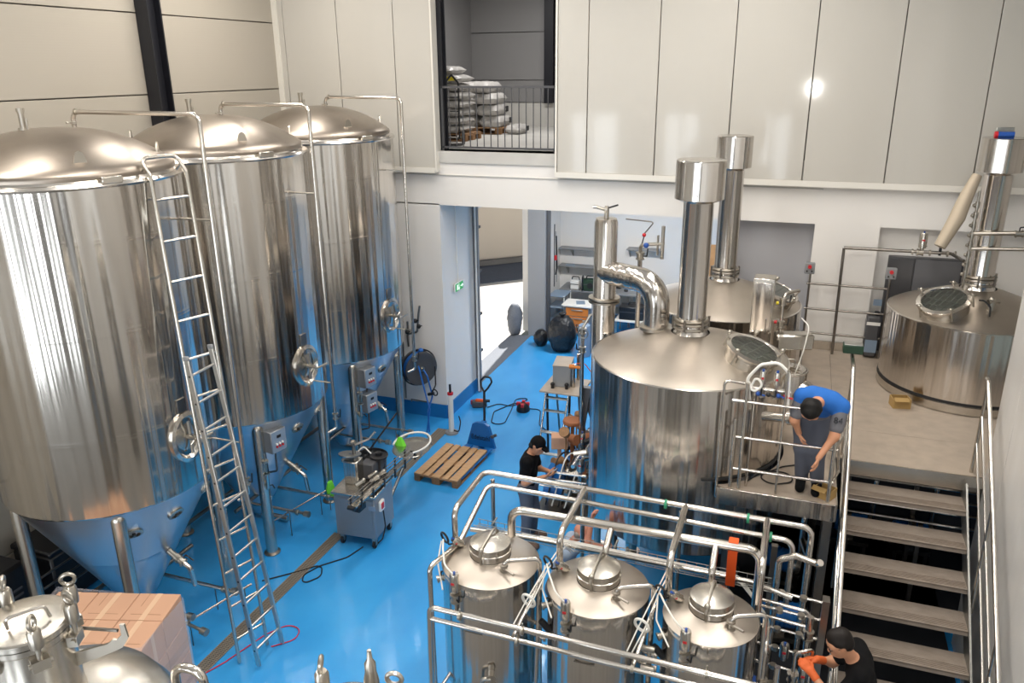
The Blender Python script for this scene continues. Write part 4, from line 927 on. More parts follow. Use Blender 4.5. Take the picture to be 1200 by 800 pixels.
# ------------------------------------------------------------------ near tanks, just below the viewer
def bright_tank(x, y, label, bolts, arm, dz=0):
    zl = 4.3
    t = thing('bright_tank', label, 'tank', (x, y, 0), group='steel tanks with bolted lids in front of the viewer')
    MB().lathe([(.56, .35), (.56, 3.55), (.545, 3.64), (.48, 3.75), (.34, 3.83), (.24, 3.86), (.16, 3.87)], 64).build('shell', 'satin_steel', t, sharp=50)
    MB().lathe([(.05, .15), (.4, .22), (.56, .36)], 48).build('bottom', 'satin_steel', t)
    nk = MB().lathe([(.19, 3.84), (.172, 3.89), (.17, 4.2), (.178, 4.21), (.178, 4.235)], 56).build('lid_neck', 'satin_steel', t)
    ld = MB().lathe([(.178, 4.238), (.182, 4.242), (.182, 4.268), (.172, 4.274), (.0, 4.315)], 56).build('lid', 'satin_steel', t, sharp=14)
    MB().tube([(.02, -.09, 4.3), (.03, -.1, 4.36), (.11, .02, 4.36), (.12, .03, 4.3)], .007, 8, .02).build('lid_handle', 'pipe_steel', ld)
    for a in bolts:
        q = Vector((math.cos(R(a)), math.sin(R(a)), 0)); p = q * .195; tq = Vector((-q.y, q.x, 0))
        b = MB().cyl(p + V(0, 0, 4.18), p + V(0, 0, 4.33), .011, n=10).lathe([(0, 4.25), (.026, 4.25), (.028, 4.27), (.028, 4.325), (.02, 4.34), (0, 4.34)], 14, p).build('lid_bolt', 'cast_steel', t)
        MB().ring(p + V(0, 0, 4.372), .028, .009, (q * .5 + tq * .85 + V(0, 0, .1)), 24, 8).build('eye_nut', 'cast_steel', b)
        MB().box(p * .95 + V(0, 0, 4.165), (.05, .07, .05), math.atan2(q.y, q.x)).cyl(p + V(0, 0, 4.17) - tq * .045, p + V(0, 0, 4.17) + tq * .045, .012, n=10).build('bolt_lug', 'cast_steel', b)
    for k in range(3):
        a = k * 2.094; MB().cyl((.5 * math.cos(a), .5 * math.sin(a), 0), (.5 * math.cos(a), .5 * math.sin(a), .5), .045, n=14).build('leg', 'satin_steel', t)
    if arm:
        d = Vector((.93, .36, 0)); n_ = Vector((-.36, .93, 0)); m3 = Matrix((d, V(0, 0, 1), n_)).transposed()
        MB().prism([(0, -.05), (.17, .0), (.19, .02), (.21, .02), (.235, .045), (.235, .1), (.255, .1), (.262, .03), (.23, -.02), (.19, -.04), (.0, -.12)], -.006, .006, m3, V(.13, .08, 4.12)).build('davit_hook', 'cast_steel', t)
        MB().tube([(.05, .17, 4.12), (.26, .22, 4.12)], .008, 8).build('davit_bar', 'dark_steel', t)
        MB().tube([(.42, .34, 3.5), (.42, .34, 3.87), (.56, .36, 3.87), (.56, .4, 3.3)], .022, 12, .06).build('side_pipe', 'pipe_steel', t)
    else:
        MB().lathe([(.03, 4.16), (.03, 4.3), (.022, 4.34), (.022, 4.38), (.011, 4.4), (.008, 4.44), (0, 4.445)], 16, (.02, .17, 0)).build('spray_fitting', 'cast_steel', t)
    return t
bright_tank(-2.96, 1.97, 'steel tank with eye bolts round its lid next to the cartons', [70, 26, -28, 160, 215, 270], True)
bright_tank(-1.375, 1.95, 'steel tank with a pointed fitting on its lid', [145, 44, -30, 215], False)
# ------------------------------------------------------------------ cartons on a pallet
cx, cy, crz = -5.98, 4.66, math.atan2(.39, 1.257)
cm = Matrix.Rotation(crz, 3, 'Z')
tbg = thing('tool_bag', 'black tool bag standing on the floor under the large kettle', 'bag', (-1.62, 8.15, 0), .4)
MB().bbox((0, 0, .25), (.42, .24, .5), .05).build('body', 'black_cloth', tbg)
MB().tube([(-.14, 0, .49), (-.1, 0, .66), (.1, 0, .66), (.14, 0, .49)], .015, 8, .05).build('handle', 'black_plastic', tbg)
MB().bbox((0, -.125, .22), (.3, .03, .26), .01).build('pocket', 'dark_grey', tbg)
def carton_label(i, j, k):
    row = ['next to the near tank', 'next to the fermentation tank'][j]; coln = ['far end of the pile', 'middle of the pile', 'drain end of the pile'][i]
    lay = ['bottom', 'second', 'third', 'top'][k]
    return 'wrapped brown carton, %s layer, %s, %s' % (lay, coln, row)
pal0 = None
def pallet(label, loc, rz, group=None, m1='wood', m2='wood_dark'):
    t = thing('wooden_pallet', label, 'pallet', loc, rz, group)
    for k, (x, w_) in enumerate(((-.327, .145), (-.19 + .02, .1), (0, .145), (.17, .1), (.327, .145))):
        MB().bbox((x, 0, .133), (w_, 1.2, .022), .003).build('top_board', m1, t)
    for y in (-.53, 0, .53): MB().bbox((0, y, .111), (.8, .145 if y else .145, .022), .003).build('cross_board', m2, t)
    for x in (-.35, 0, .35):
        for y in (-.53, 0, .53): MB().bbox((x, y, .061), (.1 if x else .145, .145, .078), .004).build('block', m2, t)
        MB().bbox((x, 0, .011), (.1 if x else .145, 1.2, .022), .003).build('bottom_board', m2, t)
    return t
pallet('wooden pallet under the pile of wrapped cartons', (cx, cy, 0), crz + math.pi / 2, m1='wood_dark')
for k in range(4):
    for i in range(3):
        for j in range(2):
            p = Vector((cx, cy, .146)) + cm @ Vector(((i - 1) * .425, (j - .5) * .42, 0)); p.z += k * .34
            c_ = thing('carton', carton_label(i, j, k), 'carton', p, crz + random.uniform(-.006, .006), 'wrapped brown cartons piled on a pallet')
            MB().bbox((0, 0, .168), (.42, .415, .335), .006).build('box', 'carton', c_)
            if k == 3:
                MB().box((0, 0, .3365), (.055, .41, .0015)).build('tape', 'carton_tape', c_)
                MB().box((.006, -.12, .3362), (.30, .004, .0015)).box((-.1, .1, .3362), (.004, .2, .0015)).build('flap_edge', 'wood_dark', c_)
            if j == 0 and i == 2: MB().box((.2108, 0, .168), (.0015, .055, .33)).build('tape', 'carton_tape', c_)
fm = MB()
def wrap_quad(a, b): fm.add(a, b)
lx, ly = .645, .428
for z0, z1 in ((.2, .62), (.55, 1.05), (.95, 1.5)):
    prf = [cm @ Vector((x, y, 0)) + Vector((cx, cy, 0)) for x, y in ((-lx, -ly), (lx, -ly), (lx, ly), (-lx, ly))]
    for q in range(4):
        a, b = prf[q], prf[(q + 1) % 4]; s = .05 * (1 if q % 2 else -1)
        off = (b - a).cross(V(0, 0, 1)).normalized() * .003
        fm.add([a + off + V(0, 0, z0 + s), b + off + V(0, 0, z0 - s), b + off + V(0, 0, z1 - s), a + off + V(0, 0, z1 + s)], [(0, 1, 2, 3)])
tag(fm.build('stretch_film', 'film', loc=(cx, cy, .2)), 'clear stretch film wound round the pile of cartons', 'film')
# ------------------------------------------------------------------ wooden pallet and pallet truck
pallet('bare wooden pallet lying on the blue floor by the labelling machine', (-5.18, 11.15, 0), R(-2.5))
pj = thing('pallet_jack', 'blue hand pallet truck pushed under the bare wooden pallet', 'pallet jack', (-4.98, 11.95, 0), R(-4))
MB().prism([(-.28, 0), (.28, 0), (.16, .42), (.08, .46), (-.08, .46), (-.16, .42)], -.03, .03, Matrix(((1, 0, 0), (0, 0, -1), (0, 1, 0))), (0, .06, .06)).build('frame_plate', 'blue_paint', pj)
MB().bbox((0, .18, .2), (.2, .2, .3), .02).cyl((0, .18, .3), (0, .18, .5), .05, n=14).build('hydraulic_unit', 'blue_paint', pj)
for s in (-1, 1):
    MB().bbox((s * .19, -.62, .085), (.14, 1.2, .035), .008).build('fork', 'blue_paint', pj)
    MB().cyl((s * .07 - .03, .2, .09), (s * .07 + .03, .2, .09), .09, n=18).build('wheel', 'rubber', pj)
MB().tube([(0, .2, .45), (-.05, .32, 1.0)], .022, 10).build('drawbar', 'black_plastic', pj)
MB().tube([(-.05, .32, 1.0), (-.12, .33, 1.1), (-.13, .345, 1.2), (-.06, .36, 1.28), (.06, .36, 1.28), (.09, .345, 1.2), (.02, .33, 1.08), (-.05, .32, 1.0)], .018, 8, .04).build('handle', 'black_plastic', pj)
text('lettering', 'Edelstahl', .13, 'black_steel', pj, (0, .024, .235), (math.pi / 2, 0, 0)).scale = (.8, 1, 1)
MB().box((.24, .02, .3), (.06, .04, .04)).cyl((.24, .05, .3), (.3, .05, .33), .025, n=10).build('pedal', 'dark_grey', pj)
# ------------------------------------------------------------------ hose reel on its post, pipes at the pier
hr = thing('hose_reel', 'blue hose reel with grey side disc mounted by the white pier', 'hose reel', (-6.47, 12.62, 1.18))
ax = Vector((.8, -.6, .0))
MB().lathe([(.0, .0), (.32, .0), (.33, .012), (.32, .024), (.27, .03), (.24, .015), (.1, .03), (0, .03)], 40, ax * .1, ax).build('side_disc', 'dark_grey', hr)
MB().lathe([(.0, .0), (.32, .0), (.33, .012), (.32, .024), (0, .024)], 40, ax * -.1, ax).build('side_disc', 'dark_grey', hr)
for k in range(5): MB().ring(ax * (-.06 + .032 * k), .27, .018, ax, 36, 8).build('hose_turn', 'blue_hose', hr)
MB().cyl(ax * -.1, ax * .15, .05, n=18).cyl(ax * .15, ax * .2, .03, n=14).build('hub', 'cast_steel', hr)
MB().ring(ax * .02, .35, .014, ax, 36, 8).build('guard_ring', 'black_plastic', hr)
MB().box((-.33, .02, -.02), (.1, .12, .3)).box((-.33, .15, -.02), (.06, .3, .08)).build('mount', 'dark_grey', hr)
MB().box(ax * .115 + V(-.2, -.1, -.1), (.006, .07, .06), math.atan2(ax.y, ax.x)).build('sticker', 'display', hr)
MB().tube([ax * .2, ax * .24 + V(.05, 0, -.1), ax * .2 + V(.16, 0, -.5), V(.3, -.3, -.75), V(.32, -.32, -1.15)], .016, 8, .1).build('hose', 'blue_hose', hr)
MB().tube([V(.1, -.2, .1), V(.22, -.22, -.4), V(.34, -.3, -.7), V(.28, -.34, -1.15)], .016, 8, .1).build('hose', 'blue_hose', hr)
MB().tube([V(.33, .02, .05), V(.36, -.05, -.3), V(.33, -.2, -.45)], .014, 8, .06).build('hose', 'black_plastic', hr)
MB().cyl(V(.3, -.25, -.42), V(.42, -.26, -.38), .03, n=10).ring(V(.44, -.26, -.36), .06, .012, (.2, 1, .1), 16, 6).build('spray_gun', 'black_plastic', hr)
MB().ball(ax * .02 + V(.05, 0, .34), .05, 10, 6).build('hose_stop', 'blue_hose', hr)
wp_ = thing('wall_piping', 'thin dark pipes with small valves on the pier above the hose reel', 'pipework', (-6.75, 12.9, .4))
MB().tube([(-6.95, 12.95, .35), (-6.95, 12.95, 4.6)], .016, 8).build('pipe', 'dark_steel', wp_, world=True)
MB().tube([(-6.82, 12.93, 1.45), (-6.82, 12.9, 1.7), (-6.6, 12.88, 1.78), (-6.55, 12.88, 2.15), (-6.52, 12.88, 2.3)], .02, 8, .05).build('pipe', 'dark_steel', wp_, world=True)
MB().tube([(-6.82, 12.93, 1.45), (-6.82, 12.93, 1.95)], .02, 8).tube([(-6.82, 12.93, .3), (-6.82, 12.93, .35), (-6.4, 12.93, .33)], .014, 8).build('pipe', 'dark_steel', wp_, world=True)
for p in ((-6.62, 12.86, 2.0), (-6.82, 12.9, 1.75), (-6.55, 12.86, 1.9)): MB().ball(p, .045, 8, 6).cyl(p, (p[0] + .08, p[1] - .03, p[2] + .03), .012, n=6).build('tap', 'black_plastic', wp_, world=True)
wt = thing('hand_pump', 'white upright tube with black handle standing on the floor by the pier', 'pump', (-5.76, 12.45, 0))
MB().cyl((0, 0, .03), (0, 0, .78), .05, n=18).build('barrel', 'white_plastic', wt)
MB().lathe([(.0, 0), (.13, 0), (.12, .03), (.06, .04), (0, .04)], 24).build('base', 'mid_grey', wt)
MB().cyl((0, 0, .78), (0, 0, .82), .055, n=18).build('red_collar', 'red', wt); MB().cyl((0, 0, .82), (0, 0, .98), .022, n=10).build('handle', 'black_plastic', wt)
MB().tube([(.05, 0, .06), (.16, -.02, .05), (.19, 0, .25), (.15, .02, .36)], .012, 8, .05).build('nozzle_hose', 'black_plastic', wt)
# ------------------------------------------------------------------ loose things on the blue floor
ps = thing('power_block', 'round red and black power socket block with cable on the blue floor', 'socket block', (-4.82, 13.85, 0))
MB().lathe([(0, .0), (.13, .0), (.135, .03), (.12, .12), (.08, .16), (0, .16)], 20).build('body', 'black_plastic', ps)
for a in (.3, 1.8, 3.4, 4.9): MB().box((.09 * math.cos(a), .09 * math.sin(a), .15), (.08, .06, .06), a).build('socket_lid', 'red', ps)
tl = thing('cordless_tool', 'orange and black power tool lying on the floor at the door jamb', 'power tool', (-5.72, 13.75, 0))
MB().bbox((0, 0, .07), (.3, .16, .13), .02, .4).build('case', 'dark_grey', tl); MB().bbox((.03, -.02, .15), (.2, .07, .06), .015, .2).build('motor', 'orange', tl); MB().cyl((.1, -.02, .15), (.22, .02, .15), .03, n=10).build('nose', 'black_plastic', tl); MB().bbox((-.14, .06, .05), (.12, .12, .09), .01, .9).build('battery', 'red', tl)
def floor_cable(label, pts, m='rubber', r=.009):
    o = MB().tube([(x, y, r + .002) for x, y in pts], r, 6, .14).build('power_cable', m, loc=(pts[0][0], pts[0][1], 0)); tag(o, label, 'cable')
floor_cable('dark cable looping over the floor from the jamb tool to the red socket block', [(-5.55, 13.75), (-5.4, 14.0), (-5.1, 13.95), (-4.85, 14.5), (-5.15, 14.35), (-5.05, 13.8), (-4.95, 13.1), (-5.2, 13.05), (-5.35, 13.6), (-5.1, 14.15), (-4.8, 14.1), (-4.85, 13.9)])
floor_cable('dark cable running from the red socket block to the steel steps', [(-4.75, 13.95), (-4.5, 14.0), (-4.3, 13.3), (-3.9, 12.9), (-3.45, 12.85)])
floor_cable('dark cable trailing on the floor from the labelling machine', [(-5.42, 8.55), (-5.5, 8.25), (-5.75, 7.95), (-5.85, 7.7), (-5.75, 7.5), (-5.6, 7.75), (-5.75, 8.0), (-5.9, 7.8), (-6.3, 7.4)])
floor_cable('red cable curling round the feet of the ladders over the drain', [(-5.9, 5.6), (-5.75, 5.95), (-5.6, 6.5), (-5.45, 6.75), (-5.25, 6.75), (-5.2, 6.55), (-5.4, 6.35)], 'red_cable', .007)
# ------------------------------------------------------------------ labelling machine on castors
lm = thing('labelling_machine', 'grey labelling machine on castors with a conveyor and round collecting table', 'machine', (-5.52, 8.84, 0), R(4))
MB().bbox((0, 0, .5), (.62, .62, .66), .012).build('cabinet', 'machine_grey', lm)
MB().bbox((0, 0, .85), (.68, .68, .04), .008).build('top_plate', 'satin_steel', lm)
MB().bbox((.02, -.314, .52), (.5, .012, .52), .004).build('front_door', 'machine_grey', lm)
for x in (-.25, .25):
    for y in (-.25, .25):
        c_ = MB().box((x, y, .145), (.06, .06, .05)).box((x - .025, y, .09), (.006, .05, .08)).box((x + .025, y, .09), (.006, .05, .08)).build('castor', 'galvanised', lm)
        MB().cyl((x - .018, y, .06), (x + .018, y, .06), .058, n=18).build('wheel', 'rubber', c_)
sb = MB().bbox((.33, -.12, .63), (.05, .13, .16), .012).build('switch_box', 'white_plastic', lm); MB().bbox((.358, -.14, .64), (.02, .07, .09), .006).build('red_switch', 'red', sb)
MB().bbox((.28, -.325, .68), (.1, .012, .08), .004).build('rating_plate', 'gas_blue', lm)
MB().tube([(.35, -.12, .55), (.37, -.12, .3), (.33, -.16, .1), (.25, -.2, .02)], .01, 6, .05).build('cable', 'rubber', lm)
cvp = MB().bbox((.3, .1, .93), (.11, 1.75, .03), .006, R(-6)).build('conveyor', 'satin_steel', lm)
cm3 = Matrix.Rotation(R(-6), 3, 'Z')
for dx in (-.07, .07):
    for zz in (.97, 1.02): MB().tube([V(.3, .1, zz) + cm3 @ V(dx, -.85, 0), V(.3, .1, zz) + cm3 @ V(dx, .85, 0)], .008, 6).build('guide_rail', 'pipe_steel', cvp)
    for q in range(6): MB().box(V(.3, .1, .96) + cm3 @ V(dx * 1.25, -.75 + q * .3, 0), (.014, .03, .14), R(-6)).build('guide_bracket', 'black_plastic', cvp)
for s in (-1, 1): MB().cyl(V(.3, .1, .93) + cm3 @ V(-.055, s * .87, 0), V(.3, .1, .93) + cm3 @ V(.055, s * .87, 0), .03, n=14).build('end_roller', 'black_plastic', cvp)
MB().bbox(V(.3, .1, .87) + cm3 @ V(.0, -.7, 0), (.14, .18, .12), .02, R(-6)).build('drive_unit', 'black_plastic', cvp)
tb = MB().lathe([(0, .93), (.36, .93), (.37, .94), (.36, .95), (0, .95)], 40, (.3, 1.12, 0), sx=.8, sy=1).build('collecting_table', 'satin_steel', lm)
pts = [V(.3 + .27 * math.cos(a), 1.12 + .38 * math.sin(a), 1.02) for a in np.linspace(-1.0, 3.5, 22)]
MB().tube(pts, .015, 8).build('table_guard', 'white_plastic', tb)
for a in (-.6, 1.2, 3.0): MB().cyl((.3 + .3 * math.cos(a), 1.12 + .4 * math.sin(a), .95), (.3 + .3 * math.cos(a), 1.12 + .4 * math.sin(a), 1.02), .01, n=8).build('guard_post', 'galvanised', tb)
MB().tube([(.25, .3, .45), (.3, 1.05, .93)], .025, 8).build('table_stand', 'satin_steel', tb)
MB().bbox((-.14, .02, 1.05), (.22, .2, .36), .012).build('label_head', 'satin_steel', lm); MB().bbox((-.14, -.09, 1.1), (.18, .012, .24), .004).build('head_cover', 'kettle_steel', lm)
MB().cyl((-.1, .0, 1.23), (-.1, .0, 1.5), .025, n=12).tube([(-.1, 0, 1.46), (.12, .06, 1.56), (.2, .1, 1.66)], .018, 8, .04).cyl((-.13, 0, 1.5), (-.07, 0, 1.5), .04, n=12).build('reel_post', 'dark_steel', lm)
MB().lathe([(.03, 0), (.16, .0), (.16, .012), (.03, .012)], 28, (-.16, -.02, 1.32), (0, .2, 1)).build('label_reel_plate', 'galvanised', lm)
MB().cyl((-.28, .0, 1.2), (-.05, -.08, 1.34), .02, n=8).cyl((-.3, .05, 1.12), (-.12, .12, 1.3), .02, n=8).ball((-.28, 0, 1.2), .035, 8, 6).build('tension_arm', 'cast_steel', lm)
MB().bbox((.02, .2, 1.0), (.2, .2, .24), .015).build('drive_box', 'dark_grey', lm)
MB().lathe([(0, 1.13), (.13, 1.13), (.13, 1.15), (.05, 1.16), (.05, 1.2), (0, 1.2)], 24, (.1, .36, 0)).build('star_wheel', 'black_plastic', lm)
MB().box((.1, .36, 1.0), (.1, .1, .28)).build('star_wheel_stand', 'dark_grey', lm)
for p in ((.16, -.06, .95), (.1, .0, .98), (.18, .1, .96), (.0, -.2, .95)): MB().cyl(p, (p[0] + .09, p[1] + .05, p[2] + .06), .028, n=12).ball((p[0] + .09, p[1] + .05, p[2] + .06), .035, 8, 6).build('adjuster', 'cast_steel', lm)
MB().tube([(-.2, .1, 1.2), (-.05, .2, 1.36), (.1, .12, 1.3)], .01, 6, .06).build('air_line', 'white_hose', lm)
gcl = tag(MB().lathe([(0, .1), (.035, .095), (.07, .04), (.1, -.03), (.09, -.04), (.04, .06), (0, .08)], 7, (-5.5, 9.98, .98), sx=1, sy=.6).build('green_cloth', 'green_cloth', loc=(-5.5, 9.98, .98)), 'green cleaning cloth draped over the collecting table guard', 'cloth')
bb = thing('waste_bin', 'black bin lined with a bag behind the labelling machine', 'bin', (-6.05, 10.0, 0))
MB().lathe([(0, 0), (.2, .01), (.24, .6), (.26, .66), (.25, .67), (.2, .5), (0, .3)], 20).build('bin_body', 'bin_bag', bb); MB().ring((0, 0, .66), .255, .014, n=24).build('bin_rim', 'black_plastic', bb)
wa = thing('floor_squeegee', 'black handled squeegee resting on the bin behind the labelling machine', 'squeegee', (-6.2, 9.8, .0))
MB().tube([(-.1, -.1, .02), (.1, .3, .75), (.35, .75, 1.2)], .014, 8).build('handle', 'black_plastic', wa); MB().box((-.1, -.1, .03), (.4, .05, .05), .5).build('blade', 'black_plastic', wa)
# hoses and rods by the fermentation tanks
fr = thing('cleaning_lance', 'thin steel rod with a bright green cloth on its end beside the tank leg', 'rod', (-6.6, 8.75, .35))
MB().tube([(-6.68, 8.26, .36), (-6.36, 9.25, .42)], .012, 8).build('rod', 'pipe_steel', fr, world=True); MB().lathe([(0, .14), (.05, .13), (.09, .02), (.07, -.12), (.03, -.1), (0, .08)], 8, (-6.36, 9.25, .40), sx=.6).build('green_rag', 'green_cloth', fr, world=True)
MB().tube([(-6.68, 8.26, .36), (-6.74, 8.2, .3), (-6.74, 8.2, 0)], .01, 6, .02).tube([(-6.36, 9.22, .42), (-6.42, 9.3, 0)], .008, 6).build('rod_prop', 'dark_steel', fr, world=True)
fr2 = thing('floor_pipe', 'thin steel pipe lying low from the ladder feet toward the cartons', 'pipe', (-6.2, 6.3, .3))
MB().tube([(-6.45, 5.6, .34), (-6.05, 6.9, .36)], .014, 8).build('rod', 'pipe_steel', fr2, world=True); MB().cyl((-6.5, 6.1, .3), (-6.1, 6.05, .28), .02, n=10).cyl((-6.12, 6.05, .28), (-6.04, 6.04, .275), .045, n=14).build('end_cap', 'cast_steel', fr2, world=True)
MB().tube([(-6.4, 5.7, .34), (-6.4, 5.7, 0)], .008, 6).tube([(-6.08, 6.8, .36), (-6.08, 6.8, 0)], .008, 6).tube([(-6.3, 6.07, .34), (-6.3, 6.07, 0)], .008, 6).build('prop', 'dark_steel', fr2, world=True)
# dark machine in the corner behind the near tank
dm = thing('dark_compressor', 'black compressor casing on the floor behind the wrapped cartons', 'compressor', (-8.7, 5.2, 0))
MB().bbox((0, 0, .5), (.7, 1.1, .9), .04).build('casing', 'black_plastic', dm); MB().bbox((.355, -.2, .7), (.02, .3, .2), .006).build('panel', 'dark_grey', dm); MB().cyl((.355, -.1, .75), (.4, -.1, .75), .05, n=14).build('gauge', 'red', dm)
for k in range(6): MB().box((.352, .25, .25 + k * .08), (.012, .35, .03)).build('vent_slat', 'dark_grey', dm)
for s in (-1, 1): MB().box((s * .28, 0, .03), (.1, .9, .06)).build('skid', 'rubber', dm)
ch_ = thing('added_dark_crate', 'long black crate added behind the tank legs to darken the foot of the wall', 'crate', (-8.68, 7.15, 0))  # crate added to darken wall and floor behind the first tank
MB().bbox((0, 0, .4), (.66, 2.2, .72), .03).build('body', 'black_plastic', ch_)
MB().bbox((0, 0, .8), (.68, 2.22, .08), .02).build('lid', 'black_plastic', ch_)
for y in (-.7, 0, .7): MB().bbox((.345, y, .72), (.02, .12, .14), .006).build('latch', 'dark_grey', ch_)
for y in (-.9, .9): MB().box((0, y, .02), (.5, .1, .04)).build('foot', 'rubber', ch_)
# ------------------------------------------------------------------ steel steps, box and pumps left of the kettle
sst = thing('steel_steps', 'narrow steel step ladder carrying a grey box by the condenser', 'steps', (-3.5, 12.1, 0))
for s in (-1, 1):
    MB().tube([(-3.63 + s * .18, 11.62, .02), (-3.56 + s * .2, 12.0, 1.28)], .018, 10).build('front_rail', 'pipe_steel', sst, world=True)
    MB().tube([(-3.5 + s * .2, 12.7, .02), (-3.54 + s * .2, 12.5, 1.28)], .018, 10).build('rear_rail', 'dark_steel', sst, world=True)
    MB().tube([(-3.56 + s * .2, 12.06, 1.28), (-3.6 + s * .18, 12.2, .02)], .022, 8).build('strut', 'black_steel', sst, world=True)
for q in (.2, .48, .76, .93): MB().bbox((-3.63 + .07 * q, 11.62 + .38 * q, .02 + 1.26 * q), (.4, .08, .022), .004).build('step', 'galvanised', sst, world=True)
MB().bbox((-3.5, 12.3, 1.3), (.72, .75, .03), .006).build('top_deck', 'checker_plate', sst, world=True)
bxg = thing('equipment_box', 'grey steel box with a bolted end standing on the step ladder', 'box', (-3.58, 12.42, 1.316), R(8))
MB().bbox((0, 0, .19), (.3, .48, .38), .008).build('body', 'mid_grey', bxg); MB().bbox((0, 0, .385), (.31, .5, .012), .004).build('lid', 'checker_plate', bxg); MB().cyl((.2, -.2, 0), (.2, -.2, .42), .035, n=14).build('side_cylinder', 'satin_steel', bxg); MB().cyl((.24, .16, 0), (.24, .16, .48), .03, n=14).build('side_cylinder', 'satin_steel', bxg)
MB().tube([(.2, -.2, .42), (.36, -.05, .4), (.5, .0, .2), (.5, 0, .02)], .008, 6, .1).build('orange_cable', 'orange', bxg)
for s in (-1, 1): MB().cyl((s * .12 - .02, -.3, .0), (s * .12 - .02, -.3, .06), .03, n=10).ball((s * .12 - .02, -.3, .07), .04, 8, 6).build('knob', 'black_plastic', bxg)
mill = thing('pump_skid', 'cluttered pump skid with motors and pipes beside the large kettle', 'pump skid', (-2.95, 10.9, 0))
MB().box((-2.95, 10.9, .08), (.8, 1.5, .1)).build('base_frame', 'dark_steel', mill, world=True)
for k, (x, y, z) in enumerate(((-3.1, 10.45, .36), (-2.9, 10.9, .4), (-3.05, 11.35, .36))):
    MB().cyl((x - .18, y, z), (x + .14, y, z), .12, n=18).build('motor', 'blue_paint' if k != 1 else 'satin_steel', mill, world=True)
    MB().lathe([(0, 0), (.14, 0), (.15, .06), (.1, .1), (0, .1)], 18, (x + .14, y, z), (1, 0, 0)).build('pump_head', 'satin_steel', mill, world=True)
    MB().box((x, y, z / 2 + .05), (.2, .2, z - .1)).build('motor_foot', 'dark_steel', mill, world=True)
    MB().tube([(x + .22, y, z), (x + .36, y, z), (x + .36, y, 1.0 + .2 * k), (x + .36, y - .4, 1.0 + .2 * k)], .03, 10, .08).build('pipe', 'pipe_steel', mill, world=True)
MB().box((-2.72, 11.6, .75), (.1, .1, 1.4)).prism([(0, 0), (.3, 0), (.3, -.9)], -.04, .04, Matrix(((1, 0, 0), (0, 0, 1), (0, 1, 0))), (-3.0, 11.62, 1.45)).build('bracket', 'dark_grey', mill, world=True)
for k, (x, y, z, c_) in enumerate(((-2.85, 11.2, .9, 'clay'), (-3.0, 11.5, .7, 'dark_grey'), (-2.8, 10.7, .85, 'satin_steel'), (-3.15, 11.6, .6, 'carton'), (-2.7, 11.9, .8, 'clay'))):
    MB().cyl((x - .1, y, z), (x + .12, y + .05, z + .04), .07, n=14).cyl((x + .12, y + .05, z + .04), (x + .14, y + .05, z + .05), .09, n=14).cyl((x, y, .1), (x, y, z), .02, n=8).build('filter_housing', c_, mill, world=True)
rn = random.Random(4)
for k in range(26):
    x, y, z = rn.uniform(-3.25, -2.72), rn.uniform(10.75, 11.85), rn.uniform(.3, 1.15)
    d = Vector((rn.uniform(-1, 1), rn.uniform(-1, 1), rn.uniform(-.3, .6))).normalized(); L = rn.uniform(.05, .16); r_ = rn.uniform(.03, .08)
    MB().cyl(V(x, y, z), V(x, y, z) + d * L, r_, n=14).cyl(V(x, y, z) + d * L, V(x, y, z) + d * (L + .02), r_ * 1.25, n=14).cyl(V(x, y, .1), V(x, y, z), .012, n=6).build('fitting', rn.choice(['cast_steel', 'dark_grey', 'clay', 'dark_steel', 'satin_steel', 'black_plastic', 'wood_dark']), mill, world=True)
MB().bbox((-3.17, 10.6, .36), (.22, .3, .56), .01).build('control_cabinet', 'blue_paint', mill, world=True)
MB().prism([(0, 0), (.18, 0), (.05, -.95), (0, -.95)], -.05, .05, Matrix(((1, 0, 0), (0, 0, 1), (0, 1, 0))), (-2.98, 11.3, 1.75)).box((-2.95, 11.3, .47), (.06, .06, .74)).build('tall_bracket', 'dark_grey', mill, world=True)
MB().lathe([(0, 0), (.15, 0), (.16, .03), (.15, .06), (0, .06)], 20, (-3.08, 11.25, 1.12)).cyl((-3.08, 11.25, .1), (-3.08, 11.25, 1.12), .03, n=8).build('clay_disc', 'clay', mill, world=True)
MB().bbox((-3.22, 11.0, .9), (.26, .2, .2), .006, .3).box((-3.22, 11.0, .45), (.05, .05, .72)).build('parts_carton', 'carton', mill, world=True)
actuator(mill, (.25, -.55, .75), (0, 0, 1), .25, .06); actuator(mill, (.1, .1, .9), (0, 0, 1), .2, .05)
for k in range(4): MB().tube([(-3.2 + .1 * k, 10.2, .2), (-3.1 + .12 * k, 10.6, .95), (-2.9 + .05 * k, 11.0, .7), (-2.7, 11.5, .9 + .1 * k)], .012, 6, .2).build('hose', 'white_hose' if k % 2 else 'black_plastic', mill, world=True)
for z in (.5, .62, .74): MB().tube([(-3.3, 10.25, z), (-2.6, 10.3, z)], .02, 8).build('pipe', 'pipe_steel', mill, world=True)
tp = thing('tall_tap_pipe', 'slender upright pipe with taps between the steps and the condenser', 'pipe', (-2.93, 11.2, 0))
MB().tube([(0, 0, 0.15), (0, 0, 2.75)], .03, 10).build('riser', 'pipe_steel', tp); MB().cyl((0, 0, .13), (0, 0, .16), .08, n=14).build('base', 'cast_steel', tp)
for z in (2.4, 2.7): butterfly(tp, (0, 0, z), (0, 0, 1), .035, (-1, -.3, 0), .1)
MB().tube([(0, 0, 2.75), (.1, .05, 2.95), (.2, .1, 2.95)], .022, 8, .05).build('spout', 'cast_steel', tp); MB().tube([(0, 0, 2.1), (-.14, 0, 2.1)], .025, 8).cyl((-.2, 0, 2.1), (-.13, 0, 2.1), .035, n=10).build('branch', 'orange_board', tp)
MB().ring((.02, -.06, 2.68), .08, .01, (0, 1, .2), 18, 6).build('wheel', 'galvanised', tp)
